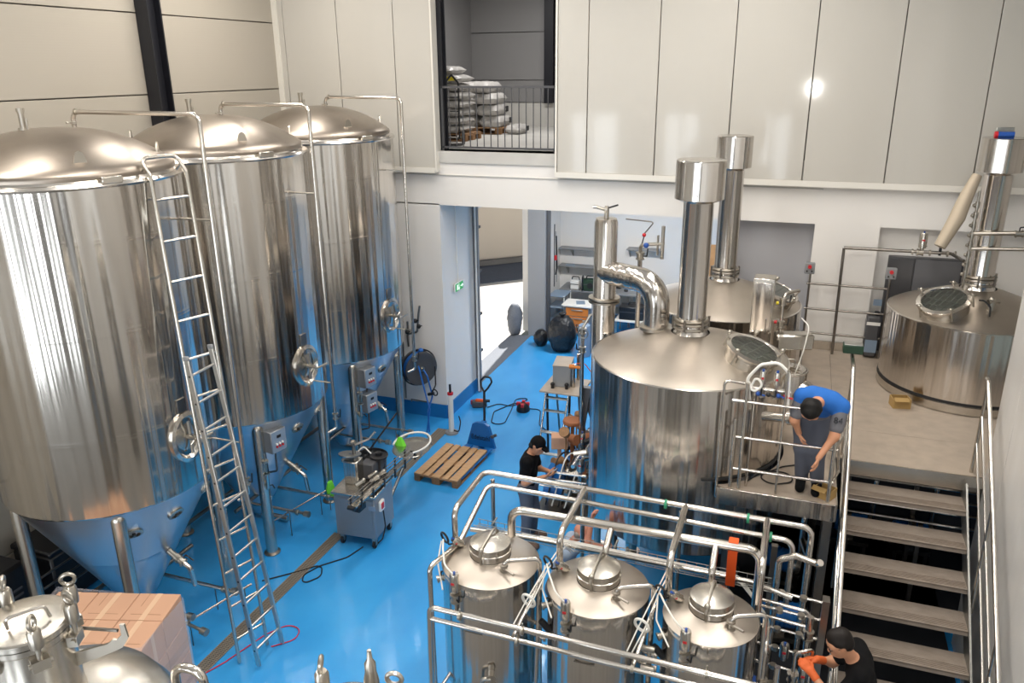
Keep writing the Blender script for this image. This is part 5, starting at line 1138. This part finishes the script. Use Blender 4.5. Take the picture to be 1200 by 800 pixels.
# ------------------------------------------------------------------ back room beyond the passage
def bag(name, label, loc, rx, ry, h, material='bin_bag', seed=1, cat='bag', group=None, rz=0, neck=True):
    rnd = random.Random(seed); prof = []
    n, m = 18, 12; vs = []; fs = []
    t = thing(name, label, cat, loc, rz, group)
    off = [[rnd.uniform(-.09, .09) for _ in range(n)] for _ in range(m + 1)]
    for i in range(m + 1):
        q = i / m; r = (math.sin(min(1, q * 1.25 + .38) * math.pi * .5) if q < .5 else math.cos((q - .5) * 2 * math.pi * .5 * (.86 if neck else .9)) ** .55)
        for k in range(n):
            a = 2 * math.pi * k / n; f = 1 + off[i][k]
            vs.append((rx * r * f * math.cos(a), ry * r * f * math.sin(a), h * q))
    for i in range(m):
        for k in range(n): fs.append((i * n + k, i * n + (k + 1) % n, (i + 1) * n + (k + 1) % n, (i + 1) * n + k))
    fs.append(tuple(range(n))[::-1]); fs.append(tuple(m * n + k for k in range(n)))
    MB().add(vs, fs).build('sack_body', material, t, sharp=80)
    return t
b_ = bag('bin_bag', 'full shiny black rubbish bag on the blue floor by the orange cupboard', (-5.1, 17.55, 0), .36, .3, .86, seed=3)
MB().lathe([(.03, 0), (.05, .05), (.1, .12), (.07, .13), (0, .06)], 10, (0, 0, .82)).build('tied_neck', 'bin_bag', b_)
b_ = bag('bin_bag', 'small black bag slumped beside the full rubbish bag', (-5.7, 17.75, 0), .18, .18, .4, seed=5)
b_ = bag('bin_bag', 'grey wrapped bundle outside on the yard by the door jamb', (-6.6, 18.35, .01), .2, .24, .8, 'sill_shaded_stone', seed=8)
wbn = thing('workbench', 'cluttered workbench along the back wall of the passage', 'workbench', (-4.4, 20.15, 0))
MB().bbox((0, 0, .88), (2.9, .8, .05), .006).build('top', 'mid_grey', wbn)
for x in (-1.35, -.45, .45, 1.35):
    for y in (-.32, .32): MB().box((x, y, .43), (.05, .05, .86)).build('leg', 'galvanised', wbn)
MB().box((0, .05, .3), (2.8, .6, .03)).build('lower_shelf', 'galvanised', wbn)
oc = thing('tool_cupboard', 'orange fronted tool cupboard under the trolley bench', 'cupboard', (-5.05, 18.95, 0))
MB().bbox((0, 0, .42), (.62, .5, .72), .01).build('body', 'mid_grey', oc)
for z in (.2, .42, .64): d_ = MB().bbox((0, -.258, z), (.58, .02, .2), .005).build('drawer', 'orange_board', oc); MB().bbox((0, -.28, z + .05), (.3, .02, .025), .004).build('handle', 'galvanised', d_)
MB().bbox((0, 0, .8), (.8, .6, .04), .006).build('top', 'white_plastic', oc)
for x in (-.25, .25):
    for y in (-.2, .2): MB().cyl((x, y, 0), (x, y, .07), .03, n=10).build('foot', 'rubber', oc)
MB().box((.02, 0, .825), (.22, .3, .006), .3).build('paper', 'gas_blue', oc)
tb_ = thing('open_shelf_trolley', 'light tubular trolley standing against the bench end', 'trolley', (-5.7, 19.35, 0))
for x in (-.2, .2):
    for y in (-.3, .3): MB().tube([(x, y, .02), (x, y, .92)], .016, 8).build('upright', 'white_plastic', tb_)
for z in (.25, .6, .9): MB().bbox((0, 0, z), (.44, .66, .02), .004).build('shelf', 'gas_blue', tb_)
for k, (z, x0, x1) in enumerate(((1.86, -6.05, -4.6), (1.38, -6.05, -4.85), (1.95, -4.2, -3.3))):
    s_ = thing('wall_shelf', ['long grey wall shelf above the bench', 'lower grey wall shelf with papers on it', 'short wall shelf beside the kettle elbow'][k], 'shelf', ((x0 + x1) / 2, 20.52, z))
    MB().bbox((0, 0, 0), (x1 - x0, .34, .03), .005).build('board', 'mid_grey', s_)
    for x in (-.4, .4): MB().prism([(0, 0), (.28, 0), (0, -.24)], -.012, .012, Matrix(((0, 0, 1), (-1, 0, 0), (0, 1, 0))), (x, .165, -.016)).build('bracket', 'galvanised', s_)
    if k == 1: MB().box((-.3, -.02, .02), (.25, .2, .012), .2).build('papers', 'gas_blue', s_)
def toolbox(label, loc, sz, m, rz=0, handle=True):
    t = thing('tool_case', label, 'tool case', loc, rz)
    MB().bbox((0, 0, sz[2] / 2), sz, .02).build('body', m, t)
    MB().box((0, -sz[1] / 2 - .004, sz[2] * .6), (sz[0] * .96, .008, .02)).build('seam', 'dark_grey', t)
    if handle: MB().tube([(-.1, 0, sz[2]), (-.09, 0, sz[2] + .08), (.09, 0, sz[2] + .08), (.1, 0, sz[2])], .016, 8, .03).build('handle', 'black_plastic', t)
    return t
rdo = toolbox('dark green site radio with roll bars on the bench', (-5.03, 19.9, .906), (.36, .26, .3), 'green_dark', .2)
for s in (-1, 1): MB().tube([(s * .2, -.14, .02), (s * .2, -.14, .36), (s * .2, .14, .36), (s * .2, .14, .02)], .022, 8, .05).build('roll_bar', 'black_plastic', rdo)
MB().cyl((0, -.13, .15), (0, -.145, .15), .08, n=18).build('speaker', 'black_plastic', rdo)
toolbox('white plastic case on the bench beside the site radio', (-5.44, 19.95, .906), (.24, .26, .24), 'white_plastic', 0)
toolbox('open black case standing on the bench behind the gas bottles', (-4.45, 20.3, .906), (.34, .14, .62), 'black_plastic', 0, False)
toolbox('black hard case on a stand below the kettle elbow', (-3.78, 19.38, .402), (.62, .4, .34), 'black_plastic', .05)
bs = thing('low_stand', 'low white stand holding the black hard case', 'stand', (-3.78, 19.2, 0)); MB().bbox((0, .2, .38), (.8, .6, .04), .005).build('top', 'white_plastic', bs)
for x in (-.36, .36):
    for y in (-.05, .45): MB().box((x, y, .18), (.04, .04, .36)).build('leg', 'galvanised', bs)
for k, (x, y, h, c_) in enumerate(((-3.75, 20.1, .3, 'black_plastic'), (-3.95, 20.2, .12, 'white_plastic'), (-3.6, 20.2, .14, 'gas_blue'), (-3.45, 20.15, .1, 'orange'), (-4.1, 20.05, .1, 'dark_grey'), (-3.3, 20.2, .16, 'white_plastic'))):
    b = thing('bottle', ['tall black bottle with white label on the bench', 'small white jar on the bench', 'small blue grey jar on the bench', 'small orange jar on the bench', 'small dark jar on the bench', 'white bottle at the bench end'][k], 'bottle', (x, y, .906))
    MB().lathe([(0, 0), (.05, 0), (.055, .02), (.055, h * .6), (.022, h * .75), (.02, h * .9), (0, h * .9)], 14).build('body', c_, b); MB().cyl((0, 0, h * .9), (0, 0, h), .025, n=10).build('cap', 'dark_grey', b)
    if k == 0: MB().lathe([(.0565, .05), (.0565, .13)], 14).build('label_sheet', 'white_plastic', b)
def gas(label, loc, h, r, m1, m2):
    t = thing('gas_cylinder', label, 'gas cylinder', loc)
    MB().lathe([(0, 0), (r, .01), (r, h * .82), (r * .9, h * .88), (r * .5, h * .93), (.03, h * .95), (0, h * .95)], 24).build('body', m1, t)
    MB().lathe([(r * 1.01, h * .8), (r * .92, h * .885), (r * .52, h * .935), (.05, h * .95)], 24).build('shoulder', m2, t)
    MB().cyl((0, 0, h * .94), (0, 0, h * 1.02), .025, n=10).cyl((-.05, 0, h), (.05, 0, h), .018, n=8).build('valve', 'cast_steel', t)
gas('short blue grey gas cylinder standing before the steel steps', (-4.5, 17.35, 0), .86, .15, 'gas_blue', 'gas_blue')
gas('tall grey gas cylinder with green shoulder next to the short one', (-4.28, 17.6, 0), 1.62, .12, 'gas_blue', 'gas_green')
gas('tall grey gas cylinder with green shoulder behind the condenser column', (-4.0, 17.55, 0), 1.55, .12, 'gas_blue', 'gas_green')
ht = thing('hanging_tools', 'tools and straps hanging on the door side wall', 'tools', (-5.72, 18.9, 1.2))
MB().tube([(0, 0, 1.6), (0, 0, 0)], .012, 8).tube([(.03, .05, 1.3), (.05, .06, .5), (.02, .06, .3)], .02, 8, .05).build('strap', 'black_plastic', ht); MB().box((.03, .02, .75), (.05, .1, .12)).build('handle', 'red', ht); MB().tube([(0, .1, 1.4), (.03, .1, .1)], .01, 6).build('cord', 'galvanised', ht)
sg = tag(MB().bbox((-1.2, 12.85, 3.0), (.34, .03, 1.6), .004).build('wooden_board', 'wood', loc=(-1.2, 12.85, 2.2)), 'upright brown board behind the chimney of the kettle with the cabinet', 'board')

# ------------------------------------------------------------------ loft: sacks, hand truck, balustrade
def sack(label, loc, rz, sx, sy, h, seed, m='silver_bag', group='malt sacks on the loft', logo=None):
    rnd = random.Random(seed)
    t = thing('malt_sack', label, 'sack', loc, rz, group)
    n, mm = 12, 8; vs = []; fs = []
    for j in range(mm + 1):
        for i in range(n + 1):
            u, v = i / n * 2 - 1, j / mm * 2 - 1
            e = max(0, (1 - abs(u) ** 7) * (1 - abs(v) ** 7)) ** .5
            vs.append((u * sx / 2 * (1 + .03 * rnd.uniform(-1, 1)), v * sy / 2 * (1 + .03 * rnd.uniform(-1, 1)), h / 2 + h / 2 * e + rnd.uniform(-.012, .012)))
    o = len(vs)
    for j in range(mm + 1):
        for i in range(n + 1):
            u, v = i / n * 2 - 1, j / mm * 2 - 1
            e = max(0, (1 - abs(u) ** 7) * (1 - abs(v) ** 7)) ** .5
            x, y, _ = vs[j * (n + 1) + i]; vs.append((x, y, h / 2 - h / 2 * e))
    W = n + 1
    for j in range(mm):
        for i in range(n):
            fs.append((j * W + i, j * W + i + 1, (j + 1) * W + i + 1, (j + 1) * W + i)); fs.append((o + j * W + i, o + (j + 1) * W + i, o + (j + 1) * W + i + 1, o + j * W + i + 1))
    for j in range(mm): fs += [(j * W, (j + 1) * W, o + (j + 1) * W, o + j * W), (j * W + n, o + j * W + n, o + (j + 1) * W + n, (j + 1) * W + n)]
    for i in range(n): fs += [(i, o + i, o + i + 1, i + 1), (mm * W + i, mm * W + i + 1, o + mm * W + i + 1, o + mm * W + i)]
    MB().add(vs, fs).build('sack_body', m, t, sharp=70)
    if logo: MB().box((sx * .3, -sy * .49, h * .55), (sx * .2, .012, h * .5)).build('printed_patch', logo, t)
    return t
names = ['first', 'second', 'third', 'fourth', 'fifth', 'sixth', 'seventh', 'eighth']
pallet('wooden pallet under the tall wrapped pile of sacks', (-6.9, 15.2, 5.13), R(90), m1='wood_dark')
pallet('wooden pallet under the lower pile of sacks at the back of the loft', (-6.85, 17.0, 5.13), R(90))
for k in range(8):
    sack('wrapped grey sack, %s from the floor in the tall loft pile' % names[k], (-6.9 + random.uniform(-.03, .03), 15.15, 5.276 + k * .158), random.uniform(-.05, .05), 1.0 - (.3 if k == 7 else 0), .8, .145, k, group='sacks in the tall loft pile', logo='yellow' if k == 6 else None)
for k in range(4):
    for s in (0, 1):
        sack('%s grey sack, %s from the floor in the low loft pile' % (['inner', 'outer'][s], names[k]), (-7.05 + .56 * s + random.uniform(-.03, .03) - .07 * k * s, 16.9, 5.276 + k * .235), R(90) + random.uniform(-.035, .035), .85, .52, .232, 20 + k * 2 + s, group='sacks in the low loft pile', logo='black_steel' if s and k < 2 else 'yellow' if k == 1 else None)
sack('loose grey sack lying on the loft floor beside the low sack pile', (-5.98, 16.9, 5.13), R(85), .6, .34, .2, 44, logo='black_steel')
htk = thing('hand_truck', 'black two wheeled hand truck parked against the sack pile', 'hand truck', (-6.3, 14.15, 5.13), R(20))
for s in (-1, 1):
    MB().tube([(s * .13, 0, .1), (s * .13, .16, 1.1), (0, .19, 1.25)], .018, 8, .08).build('rail', 'black_plastic', htk); MB().cyl((s * .2 - .025, .06, .13), (s * .2 + .025, .06, .13), .13, n=20).build('wheel', 'rubber', htk)
for z in (.35, .6, .85): MB().tube([(-.13, .02 + z * .14, z), (.13, .02 + z * .14, z)], .012, 8).build('crossbar', 'black_plastic', htk)
MB().bbox((0, -.14, .02), (.4, .26, .014), .003).build('toe_plate', 'black_plastic', htk); MB().cyl((-.2, .06, .13), (.2, .06, .13), .014, n=8).build('axle', 'dark_steel', htk)
lr = thing('loft_railing', 'dark grey bar railing across the loft opening', 'railing', (-4.98, 13.1, 5.13))
for z in (.06, 1.06): MB().box((-.01, 0, z), (2.06, .035, .035)).build('rail', 'dark_grey', lr)
br = MB().box((0, 0, .56), (.014, .014, 1.0)).build('bar', 'dark_grey', lr); br.location = (-.9, 0, 0)
for k in range(1, 15): share(br, lr, (-.9 + k * .1275, 0, 0))
for x in (-1.03, 1.01): MB().box((x, 0, .54), (.035, .035, 1.08)).build('post', 'dark_grey', lr)
# ------------------------------------------------------------------ people, meshed from blended round limbs
def sdf_mesh(prims, res, k=.03, pad=.04):
    pts = np.array([p for a, b, ra, rb in prims for p in (np.array(a) - max(ra, rb), np.array(a) + max(ra, rb), np.array(b) - max(ra, rb), np.array(b) + max(ra, rb))])
    lo = pts.min(0) - pad; hi = pts.max(0) + pad; n = np.ceil((hi - lo) / res).astype(int) + 1
    ax = [lo[i] + np.arange(n[i]) * res for i in range(3)]
    G = np.stack(np.meshgrid(*ax, indexing='ij'), -1)
    D = np.full(G.shape[:3], 9.0)
    for a, b, ra, rb in prims:
        a = np.array(a, float); b = np.array(b, float); m_ = max(ra, rb) + k + res * 3
        i0 = np.clip(((np.minimum(a, b) - m_ - lo) / res).astype(int), 0, n); i1 = np.clip(((np.maximum(a, b) + m_ - lo) / res).astype(int) + 2, 0, n)
        s = tuple(slice(i0[q], i1[q]) for q in range(3)); g = G[s]
        ba = b - a; L = ba @ ba
        t = np.clip(((g - a) @ ba) / L, 0, 1) if L > 1e-10 else np.zeros(g.shape[:3])
        d = np.linalg.norm(g - a - t[..., None] * ba, axis=-1) - (ra + t * (rb - ra))
        o = D[s]; h = np.clip(.5 + .5 * (o - d) / k, 0, 1); D[s] = o * (1 - h) + d * h - k * h * (1 - h)
    S = D < 0
    acc = np.zeros(tuple(n - 1) + (3,)); cnt = np.zeros(tuple(n - 1))
    for axq in range(3):
        o1, o2 = [q for q in range(3) if q != axq]
        for d1 in (0, 1):
            for d2 in (0, 1):
                sa = [None] * 3; sb = [None] * 3
                sa[axq] = slice(0, n[axq] - 1); sb[axq] = slice(1, n[axq])
                for o_, d_ in ((o1, d1), (o2, d2)): sa[o_] = sb[o_] = slice(d_, n[o_] - 1 + d_)
                A, B = D[tuple(sa)], D[tuple(sb)]; x = (A < 0) != (B < 0)
                t = np.where(x, A / np.where(x, A - B, 1), 0)
                P = G[tuple(sa)].copy(); P[..., axq] += t * res
                acc += np.where(x[..., None], P, 0); cnt += x
    act = cnt > 0; idx = np.full(act.shape, -1); idx[act] = np.arange(act.sum())
    verts = acc[act] / cnt[act][:, None]; faces = []
    for axq in range(3):
        o1, o2 = [q for q in range(3) if q != axq]
        sa = [slice(1, n[q] - 1) for q in range(3)]; sb = list(sa); sa[axq] = slice(0, n[axq] - 1); sb[axq] = slice(1, n[axq])
        x = S[tuple(sa)] != S[tuple(sb)]
        I = np.argwhere(x)
        if not len(I): continue
        off = np.ones(3, int); off[axq] = 0; I = I + off
        def at_(d1, d2):
            J = I.copy(); J[:, o1] -= d1; J[:, o2] -= d2; return idx[J[:, 0], J[:, 1], J[:, 2]]
        faces += np.stack([at_(0, 0), at_(1, 0), at_(1, 1), at_(0, 1)], 1).tolist()
    return [Vector(v) for v in verts.tolist()], faces
def nrm(v): v = np.array(v, float); return v / np.linalg.norm(v)
def hand_prims(w, d, n, side, curl=.5, s=1.0):
    """w wrist, d direction of the fingers, n palm normal, side +1/-1 gives the thumb side along d x n"""
    w = np.array(w, float); d = nrm(d); n = np.array(n, float); n = nrm(n - d * (n @ d)); l = np.cross(d, n) * side
    P = []
    base = [(-.030, .078, .066), (-.011, .086, .078), (.010, .084, .072), (.029, .076, .055)]
    for x, y, L in base:
        k = w + (d * y - l * x) * s
        P.append((w + (-l * x * .6 + d * .012) * s, k, .0145 * s, .0125 * s))
        p = k; a = 0
        for q, f in enumerate((.45, .32, .26)):
            a += curl * (.7, 1, .8)[q]; dd = d * math.cos(a) + n * math.sin(a); e = p + dd * L * f * s
            P.append((p, e, .0095 * s - .0006 * q, .009 * s - .0008 * q)); p = e
    tb = w + (d * .025 + l * .024) * s; t1 = tb + nrm(d * .7 + l * .75 + n * .35) * .038 * s; t2 = t1 + nrm(d + l * .15 + n * (.3 + curl * .5)) * .045 * s
    P += [(tb, t1, .0145 * s, .011 * s), (t1, t2, .0105 * s, .009 * s)]
    return P
def person(label, J, base, shirt, trousers, skin='skin', hair='hair_black', cap=None, long_sleeve=False, gloves=None, shoes='shoe', glasses=False, patch=None, yoke=None, sleeves=None, palms=None, curl=.5, bald=False):
    J = {k: np.array(v, float) for k, v in J.items()}
    t = thing('person', label, 'person', base)
    b0 = Vector(base)
    def put(name, prims, res, k, m, extra=None, par=None):
        v, f = sdf_mesh(prims, res, k)
        mb = MB().add(v, f)
        if extra:
            for pr, rs, kk in extra:
                v2, f2 = sdf_mesh(pr, rs, kk); mb.add(v2, f2)
        o = mb.build(name, m, par or t, world=True, sharp=180); return o
    ch, pe, nk, hd = J['chest'], J['pelvis'], J['neck'], J['head']
    lat = nrm(J['shR'] - J['shL']); hl = nrm(J['hipR'] - J['hipL'])
    mid = (ch + pe) / 2
    def torso(g):
        return [(J['hipL'], J['hipR'], .098 + g, .098 + g), (pe - hl * .06, mid - lat * .055, .095 + g, .093 + g), (pe + hl * .06, mid + lat * .055, .095 + g, .093 + g),
                (mid - lat * .055, ch - lat * .09, .093 + g, .1 + g), (mid + lat * .055, ch + lat * .09, .093 + g, .1 + g), (ch, J['shL'], .085 + g, .062 + g), (ch, J['shR'], .085 + g, .062 + g), (ch, nk, .08 + g * .6, .055 + g * .4)]
    def leg(s, g, end=1.0):
        an = J['knee' + s] + (J['ankle' + s] - J['knee' + s]) * end
        return [(J['hip' + s], J['knee' + s], .088 + g, .058 + g), (J['knee' + s], an, .058 + g, .044 + g * 1.1)]
    def arm(s, g):
        return [(J['sh' + s], J['el' + s], .056 + g, .043 + g)]
    # head
    f = nrm(J['face']); u = nrm(J['up'] - f * (J['up'] @ f) if True else J['up']); r_ = np.cross(f, u)
    def H(x, y, z): return hd + r_ * x + f * y + u * z
    headp = [(H(0, -.018, .035), H(0, .012, .04), .088, .08), (H(0, .03, -.03), H(0, .045, -.075), .066, .045), (H(-.035, .02, -.02), H(-.03, .03, -.06), .045, .04), (H(.035, .02, -.02), H(.03, .03, -.06), .045, .04),
             (H(0, .085, .012), H(0, .103, -.022), .012, .017), (H(-.05, .06, .035), H(.05, .06, .035), .026, .026), (H(-.084, -.005, .0), H(-.088, -.015, .03), .014, .018), (H(.084, -.005, .0), H(.088, -.015, .03), .014, .018), (H(0, -.01, -.06), nk, .056, .056), (H(-.018, .088, -.062), H(.018, .088, -.062), .012, .012)]
    pl_ = palms or {}
    bodyp = torso(0) + leg('L', 0) + leg('R', 0) + arm('L', 0) + arm('R', 0)
    for s in 'LR': bodyp += [(J['el' + s], J['wr' + s], .043, .029)]
    hands = []
    for s in 'LR':
        d = J.get('hd' + s, J['wr' + s] - J['el' + s]); hands.append(hand_prims(J['wr' + s], d, pl_.get(s, (0, 0, -1)), 1 if s == 'R' else -1, curl, 1.0))
    ex = [(headp, .007, .03)]
    if not gloves: ex += [(h, .0045, .008) for h in hands]
    else: ex += [([(J['wr' + s] - nrm(J['wr' + s] - J['el' + s]) * .04, J['wr' + s], .03, .028)], .008, .01) for s in 'LR']
    body = put('body', bodyp, .014, .05, skin, ex)
    if gloves:
        for s, h in zip('LR', hands):
            put('glove', [(a, b, ra + .004, rb + .004) for a, b, ra, rb in h] + [(J['wr' + s] - nrm(J['wr' + s] - J['el' + s]) * .05, J['wr' + s] + nrm(J['wr' + s] - J['el' + s]) * .02, .036, .036)], .0055, .01, gloves)
    # clothes
    sh = torso(.014)
    for s in 'LR':
        q = 1.0 if long_sleeve else .68; e = J['sh' + s] + (J['el' + s] - J['sh' + s]) * q; sh.append((J['sh' + s], e, .07, .066))
        if long_sleeve: sh.append((J['el' + s], J['wr' + s], .058, .042))
    sh[-1 if False else 7] = (ch, ch + (nk - ch) * .45, .094, .075)
    so_ = put('shirt', sh, .013, .045, shirt)
    if yoke: put('shirt_yoke', [(ch + (J['shL'] - ch) * .9, ch + (J['shR'] - ch) * .9, .081, .081), (ch, ch + (pe - ch) * .18, .126, .124)], .012, .05, yoke, par=so_)
    if sleeves:
        for s in 'LR': put('sleeve', [(J['sh' + s] + (J['el' + s] - J['sh' + s]) * .12, J['sh' + s] + (J['el' + s] - J['sh' + s]) * .72, .074, .07)], .011, .03, sleeves, par=so_)
        put('shirt_tail', [(pe + (ch - pe) * .3 - lat * .06, pe + (ch - pe) * .3 + lat * .06, .122, .122), (pe + hl * .05, pe - hl * .05, .125, .125)], .012, .04, sleeves, par=so_)
    tr = [(J['hipL'], J['hipR'], .116, .116), (pe, pe + (ch - pe) * .12, .115, .11)] + leg('L', .022, .97) + leg('R', .022, .97)
    put('trousers', tr, .013, .05, trousers)
    for s in 'LR':
        a, b = J['ankle' + s], J['toe' + s]
        put('shoe', [(a + np.array([0, 0, -.02]), b, .05, .042), (a + (a - b) * .18 + np.array([0, 0, -.035]), b, .043, .042)], .009, .03, shoes)
    # hair or cap
    if cap:
        c_ = put('cap', [(H(0, -.02, .06), H(0, .0, .065), .094, .092), (H(0, -.03, .02), H(0, -.02, .05), .09, .09)], .009, .03, cap)
        put('cap_peak', [(H(-.055, .07, .05), H(-.04, .15, .038), .012, .009), (H(.055, .07, .05), H(.04, .15, .038), .012, .009), (H(0, .08, .056), H(0, .165, .042), .013, .009), (H(-.03, .08, .054), H(-.02, .16, .04), .013, .009), (H(.03, .08, .054), H(.02, .16, .04), .013, .009)], .007, .02, cap, par=c_)
        put('hair', [(H(-.05, -.06, -.005), H(.05, -.06, -.005), .05, .05)], .009, .03, hair)
    elif not bald:
        put('hair', [(H(0, -.032, .055), H(0, .005, .075), .092, .078), (H(-.03, -.055, .0), H(.03, -.055, .0), .06, .06), (H(-.07, -.02, .04), H(-.065, .02, .06), .035, .025), (H(.07, -.02, .04), H(.065, .02, .06), .035, .025)], .008, .03, hair)
    else:
        put('hair', [(H(-.06, -.05, .0), H(.06, -.05, .0), .045, .045)], .009, .03, hair)
    for s in (-1, 1):
        e = MB().ball(H(s * .033, .082, .018), .0125, 8, 6).build('eye', 'white_plastic', t, world=True); MB().ball(H(s * .033, .092, .018), .006, 8, 6).build('pupil', 'hair_black', e, world=True)
        MB().tube([H(s * .018, .093, .038), H(s * .05, .084, .038)], .006, 6).build('eyebrow', hair, t, world=True)
    MB().tube([H(-.022, .097, -.062), H(0, .102, -.06), H(.022, .097, -.062)], .005, 6).build('mouth', 'skin_red', t, world=True)
    if glasses:
        gl = MB().ring(H(-.034, .1, .016), .024, .003, f, 16, 5).ring(H(.034, .1, .016), .024, .003, f, 16, 5).tube([H(-.058, .098, .018), H(-.088, .0, .02)], .003, 5).tube([H(.058, .098, .018), H(.088, .0, .02)], .003, 5).tube([H(-.01, .103, .018), H(.01, .103, .018)], .003, 5).build('glasses', 'black_plastic', t, world=True)
    return t, H
# man with cap reading his phone (faces right, toward the kettle)
px, py = -3.22, 9.5
m1, H1 = person('man in black cap and black tee looking down at a phone',
    dict(pelvis=(px - .02, py, .92), chest=(px + .0, py, 1.30), neck=(px + .045, py - .01, 1.45), head=(px + .125, py - .02, 1.545), face=(.86, -.12, -.5), up=(.5, -.05, .86),
         shL=(px - .0, py + .19, 1.36), shR=(px + .03, py - .19, 1.36), elL=(px + .06, py + .23, 1.07), elR=(px + .02, py - .25, 1.07), wrL=(px + .28, py + .06, 1.14), wrR=(px + .27, py - .12, 1.15), hdL=(1, -.35, .2), hdR=(1, .3, .25),
         hipL=(px - .02, py + .1, .9), hipR=(px - .02, py - .1, .9), kneeL=(px + .03, py + .12, .49), kneeR=(px + .01, py - .12, .49), ankleL=(px + .0, py + .13, .09), ankleR=(px - .02, py - .14, .09), toeL=(px + .17, py + .15, .043), toeR=(px + .16, py - .17, .043)),
    (px, py, 0), 'black_cloth', 'trouser_grey', cap='black_cloth', palms={'L': (0, -.6, .8), 'R': (0, .6, .8)}, curl=.55)
ph = thing('phone', 'grey mobile phone held by the man in the cap', 'phone', (px + .36, py - .03, 1.2))
phm = Matrix.Rotation(R(-35), 3, 'Y')
MB().bbox((0, 0, 0), (.15, .075, .012), .004, m3=phm).build('case', 'dark_grey', ph); MB().bbox(phm @ V(0, 0, .0065), (.135, .066, .002), .0006, m3=phm).build('screen', 'gas_blue', ph)
# man in blue and grey work shirt bending over the guard rail
bx, by = .42, 8.32
m2, H2 = person('man in blue and grey work shirt bending down over the platform rail',
    dict(pelvis=(bx - .1, by + .0, PZ + .86), chest=(bx - .02, by - .22, PZ + 1.09), neck=(bx - .07, by - .37, PZ + 1.1), head=(bx - .12, by - .48, PZ + 1.07), face=(-.05, -.15, -.98), up=(-.1, -.97, .15),
         shL=(bx + .17, by - .25, PZ + 1.05), shR=(bx - .21, by - .26, PZ + 1.12), elL=(bx + .13, by - .38, PZ + .77), elR=(bx - .26, by - .28, PZ + .85), wrL=(bx - .0, by - .5, PZ + .56), wrR=(bx - .2, by - .22, PZ + .68), hdL=(-.1, -.1, -1), hdR=(.4, -.3, -.8),
         hipL=(bx - .0, by + .0, PZ + .84), hipR=(bx - .19, by + .01, PZ + .84), kneeL=(bx + .0, by - .15, PZ + .47), kneeR=(bx - .15, by - .12, PZ + .48), ankleL=(bx + .04, by - .08, PZ + .09), ankleR=(bx - .12, by - .02, PZ + .09), toeL=(bx + .03, by - .25, PZ + .043), toeR=(bx - .13, by - .2, PZ + .043)),
    (bx - .05, by, PZ), 'blue_shirt', 'trouser_grey', palms={'L': (-1, .2, 0), 'R': (1, 0, 0)}, shoes='black_cloth', sleeves='grey_cloth', curl=.4)
text('sleeve_mark', '84', .09, 'black_steel', m2, (.197, -.39, .945), (R(73), 0, R(-4)), .006)
# man with orange gloves on the stairs reaching across the railing
gx, gy, gz = .98, 6.34, .274
m3_, H3 = person('man with glasses and orange gloves on the stairs reaching through the railing',
    dict(pelvis=(gx, gy, gz + .9), chest=(gx - .1, gy - .06, gz + 1.3), neck=(gx - .2, gy - .11, gz + 1.44), head=(gx - .29, gy - .15, gz + 1.56), face=(-.85, -.25, -.5), up=(-.42, -.12, .88),
         shL=(gx - .12, gy - .24, gz + 1.33), shR=(gx - .12, gy + .12, gz + 1.36), elL=(gx - .3, gy - .36, gz + 1.12), elR=(gx - .3, gy + .12, gz + 1.15), wrL=(gx - .48, gy - .2, gz + 1.24), wrR=(gx - .42, gy + .02, gz + 1.22), hdL=(-.8, .5, .5), hdR=(-.9, -.2, .1),
         hipL=(gx, gy - .1, gz + .88), hipR=(gx, gy + .1, gz + .88), kneeL=(gx - .05, gy - .12, gz + .48), kneeR=(gx - .04, gy + .12, gz + .5), ankleL=(gx + .02, gy - .02, gz + .09), ankleR=(gx + .02, gy + .12, gz + .09), toeL=(gx - .15, gy + .0, gz + .043), toeR=(gx - .14, gy + .14, gz + .043)),
    (gx, gy, gz), 'black_cloth', 'black_cloth', hair='hair_brown', gloves='orange_glove', shoes='black_cloth', glasses=True, palms={'L': (0, .6, -.8), 'R': (0, -.5, -.8)}, curl=.5)
# bending man with raised arm behind the pipes
qx, qy = -2.32, 7.95
m4, H4 = person('man in pale blue shirt crouching behind the pipe frame with one arm raised',
    dict(pelvis=(qx, qy - .05, .58), chest=(qx + .1, qy + .04, .98), neck=(qx + .17, qy + .08, 1.13), head=(qx + .25, qy + .11, 1.22), face=(.9, .2, -.3), up=(.3, .05, .95),
         shL=(qx + .1, qy + .22, 1.06), shR=(qx + .12, qy - .13, 1.05), elL=(qx + .32, qy + .25, 1.0), elR=(qx + .36, qy - .06, 1.22), wrL=(qx + .5, qy + .12, 1.08), wrR=(qx + .38, qy + .06, 1.46), hdL=(1, -.1, .2), hdR=(.1, .2, 1),
         hipL=(qx, qy + .05, .56), hipR=(qx, qy - .15, .56), kneeL=(qx + .3, qy + .1, .5), kneeR=(qx + .3, qy - .2, .48), ankleL=(qx + .1, qy + .1, .09), ankleR=(qx + .1, qy - .2, .09), toeL=(qx + .27, qy + .1, .043), toeR=(qx + .27, qy - .2, .043)),
    (qx, qy, 0), 'light_cloth', 'trouser_grey', skin='skin_red', hair='hair_grey', bald=True, glasses=True, palms={'L': (0, -.5, .8), 'R': (.9, 0, .2)}, curl=.6)
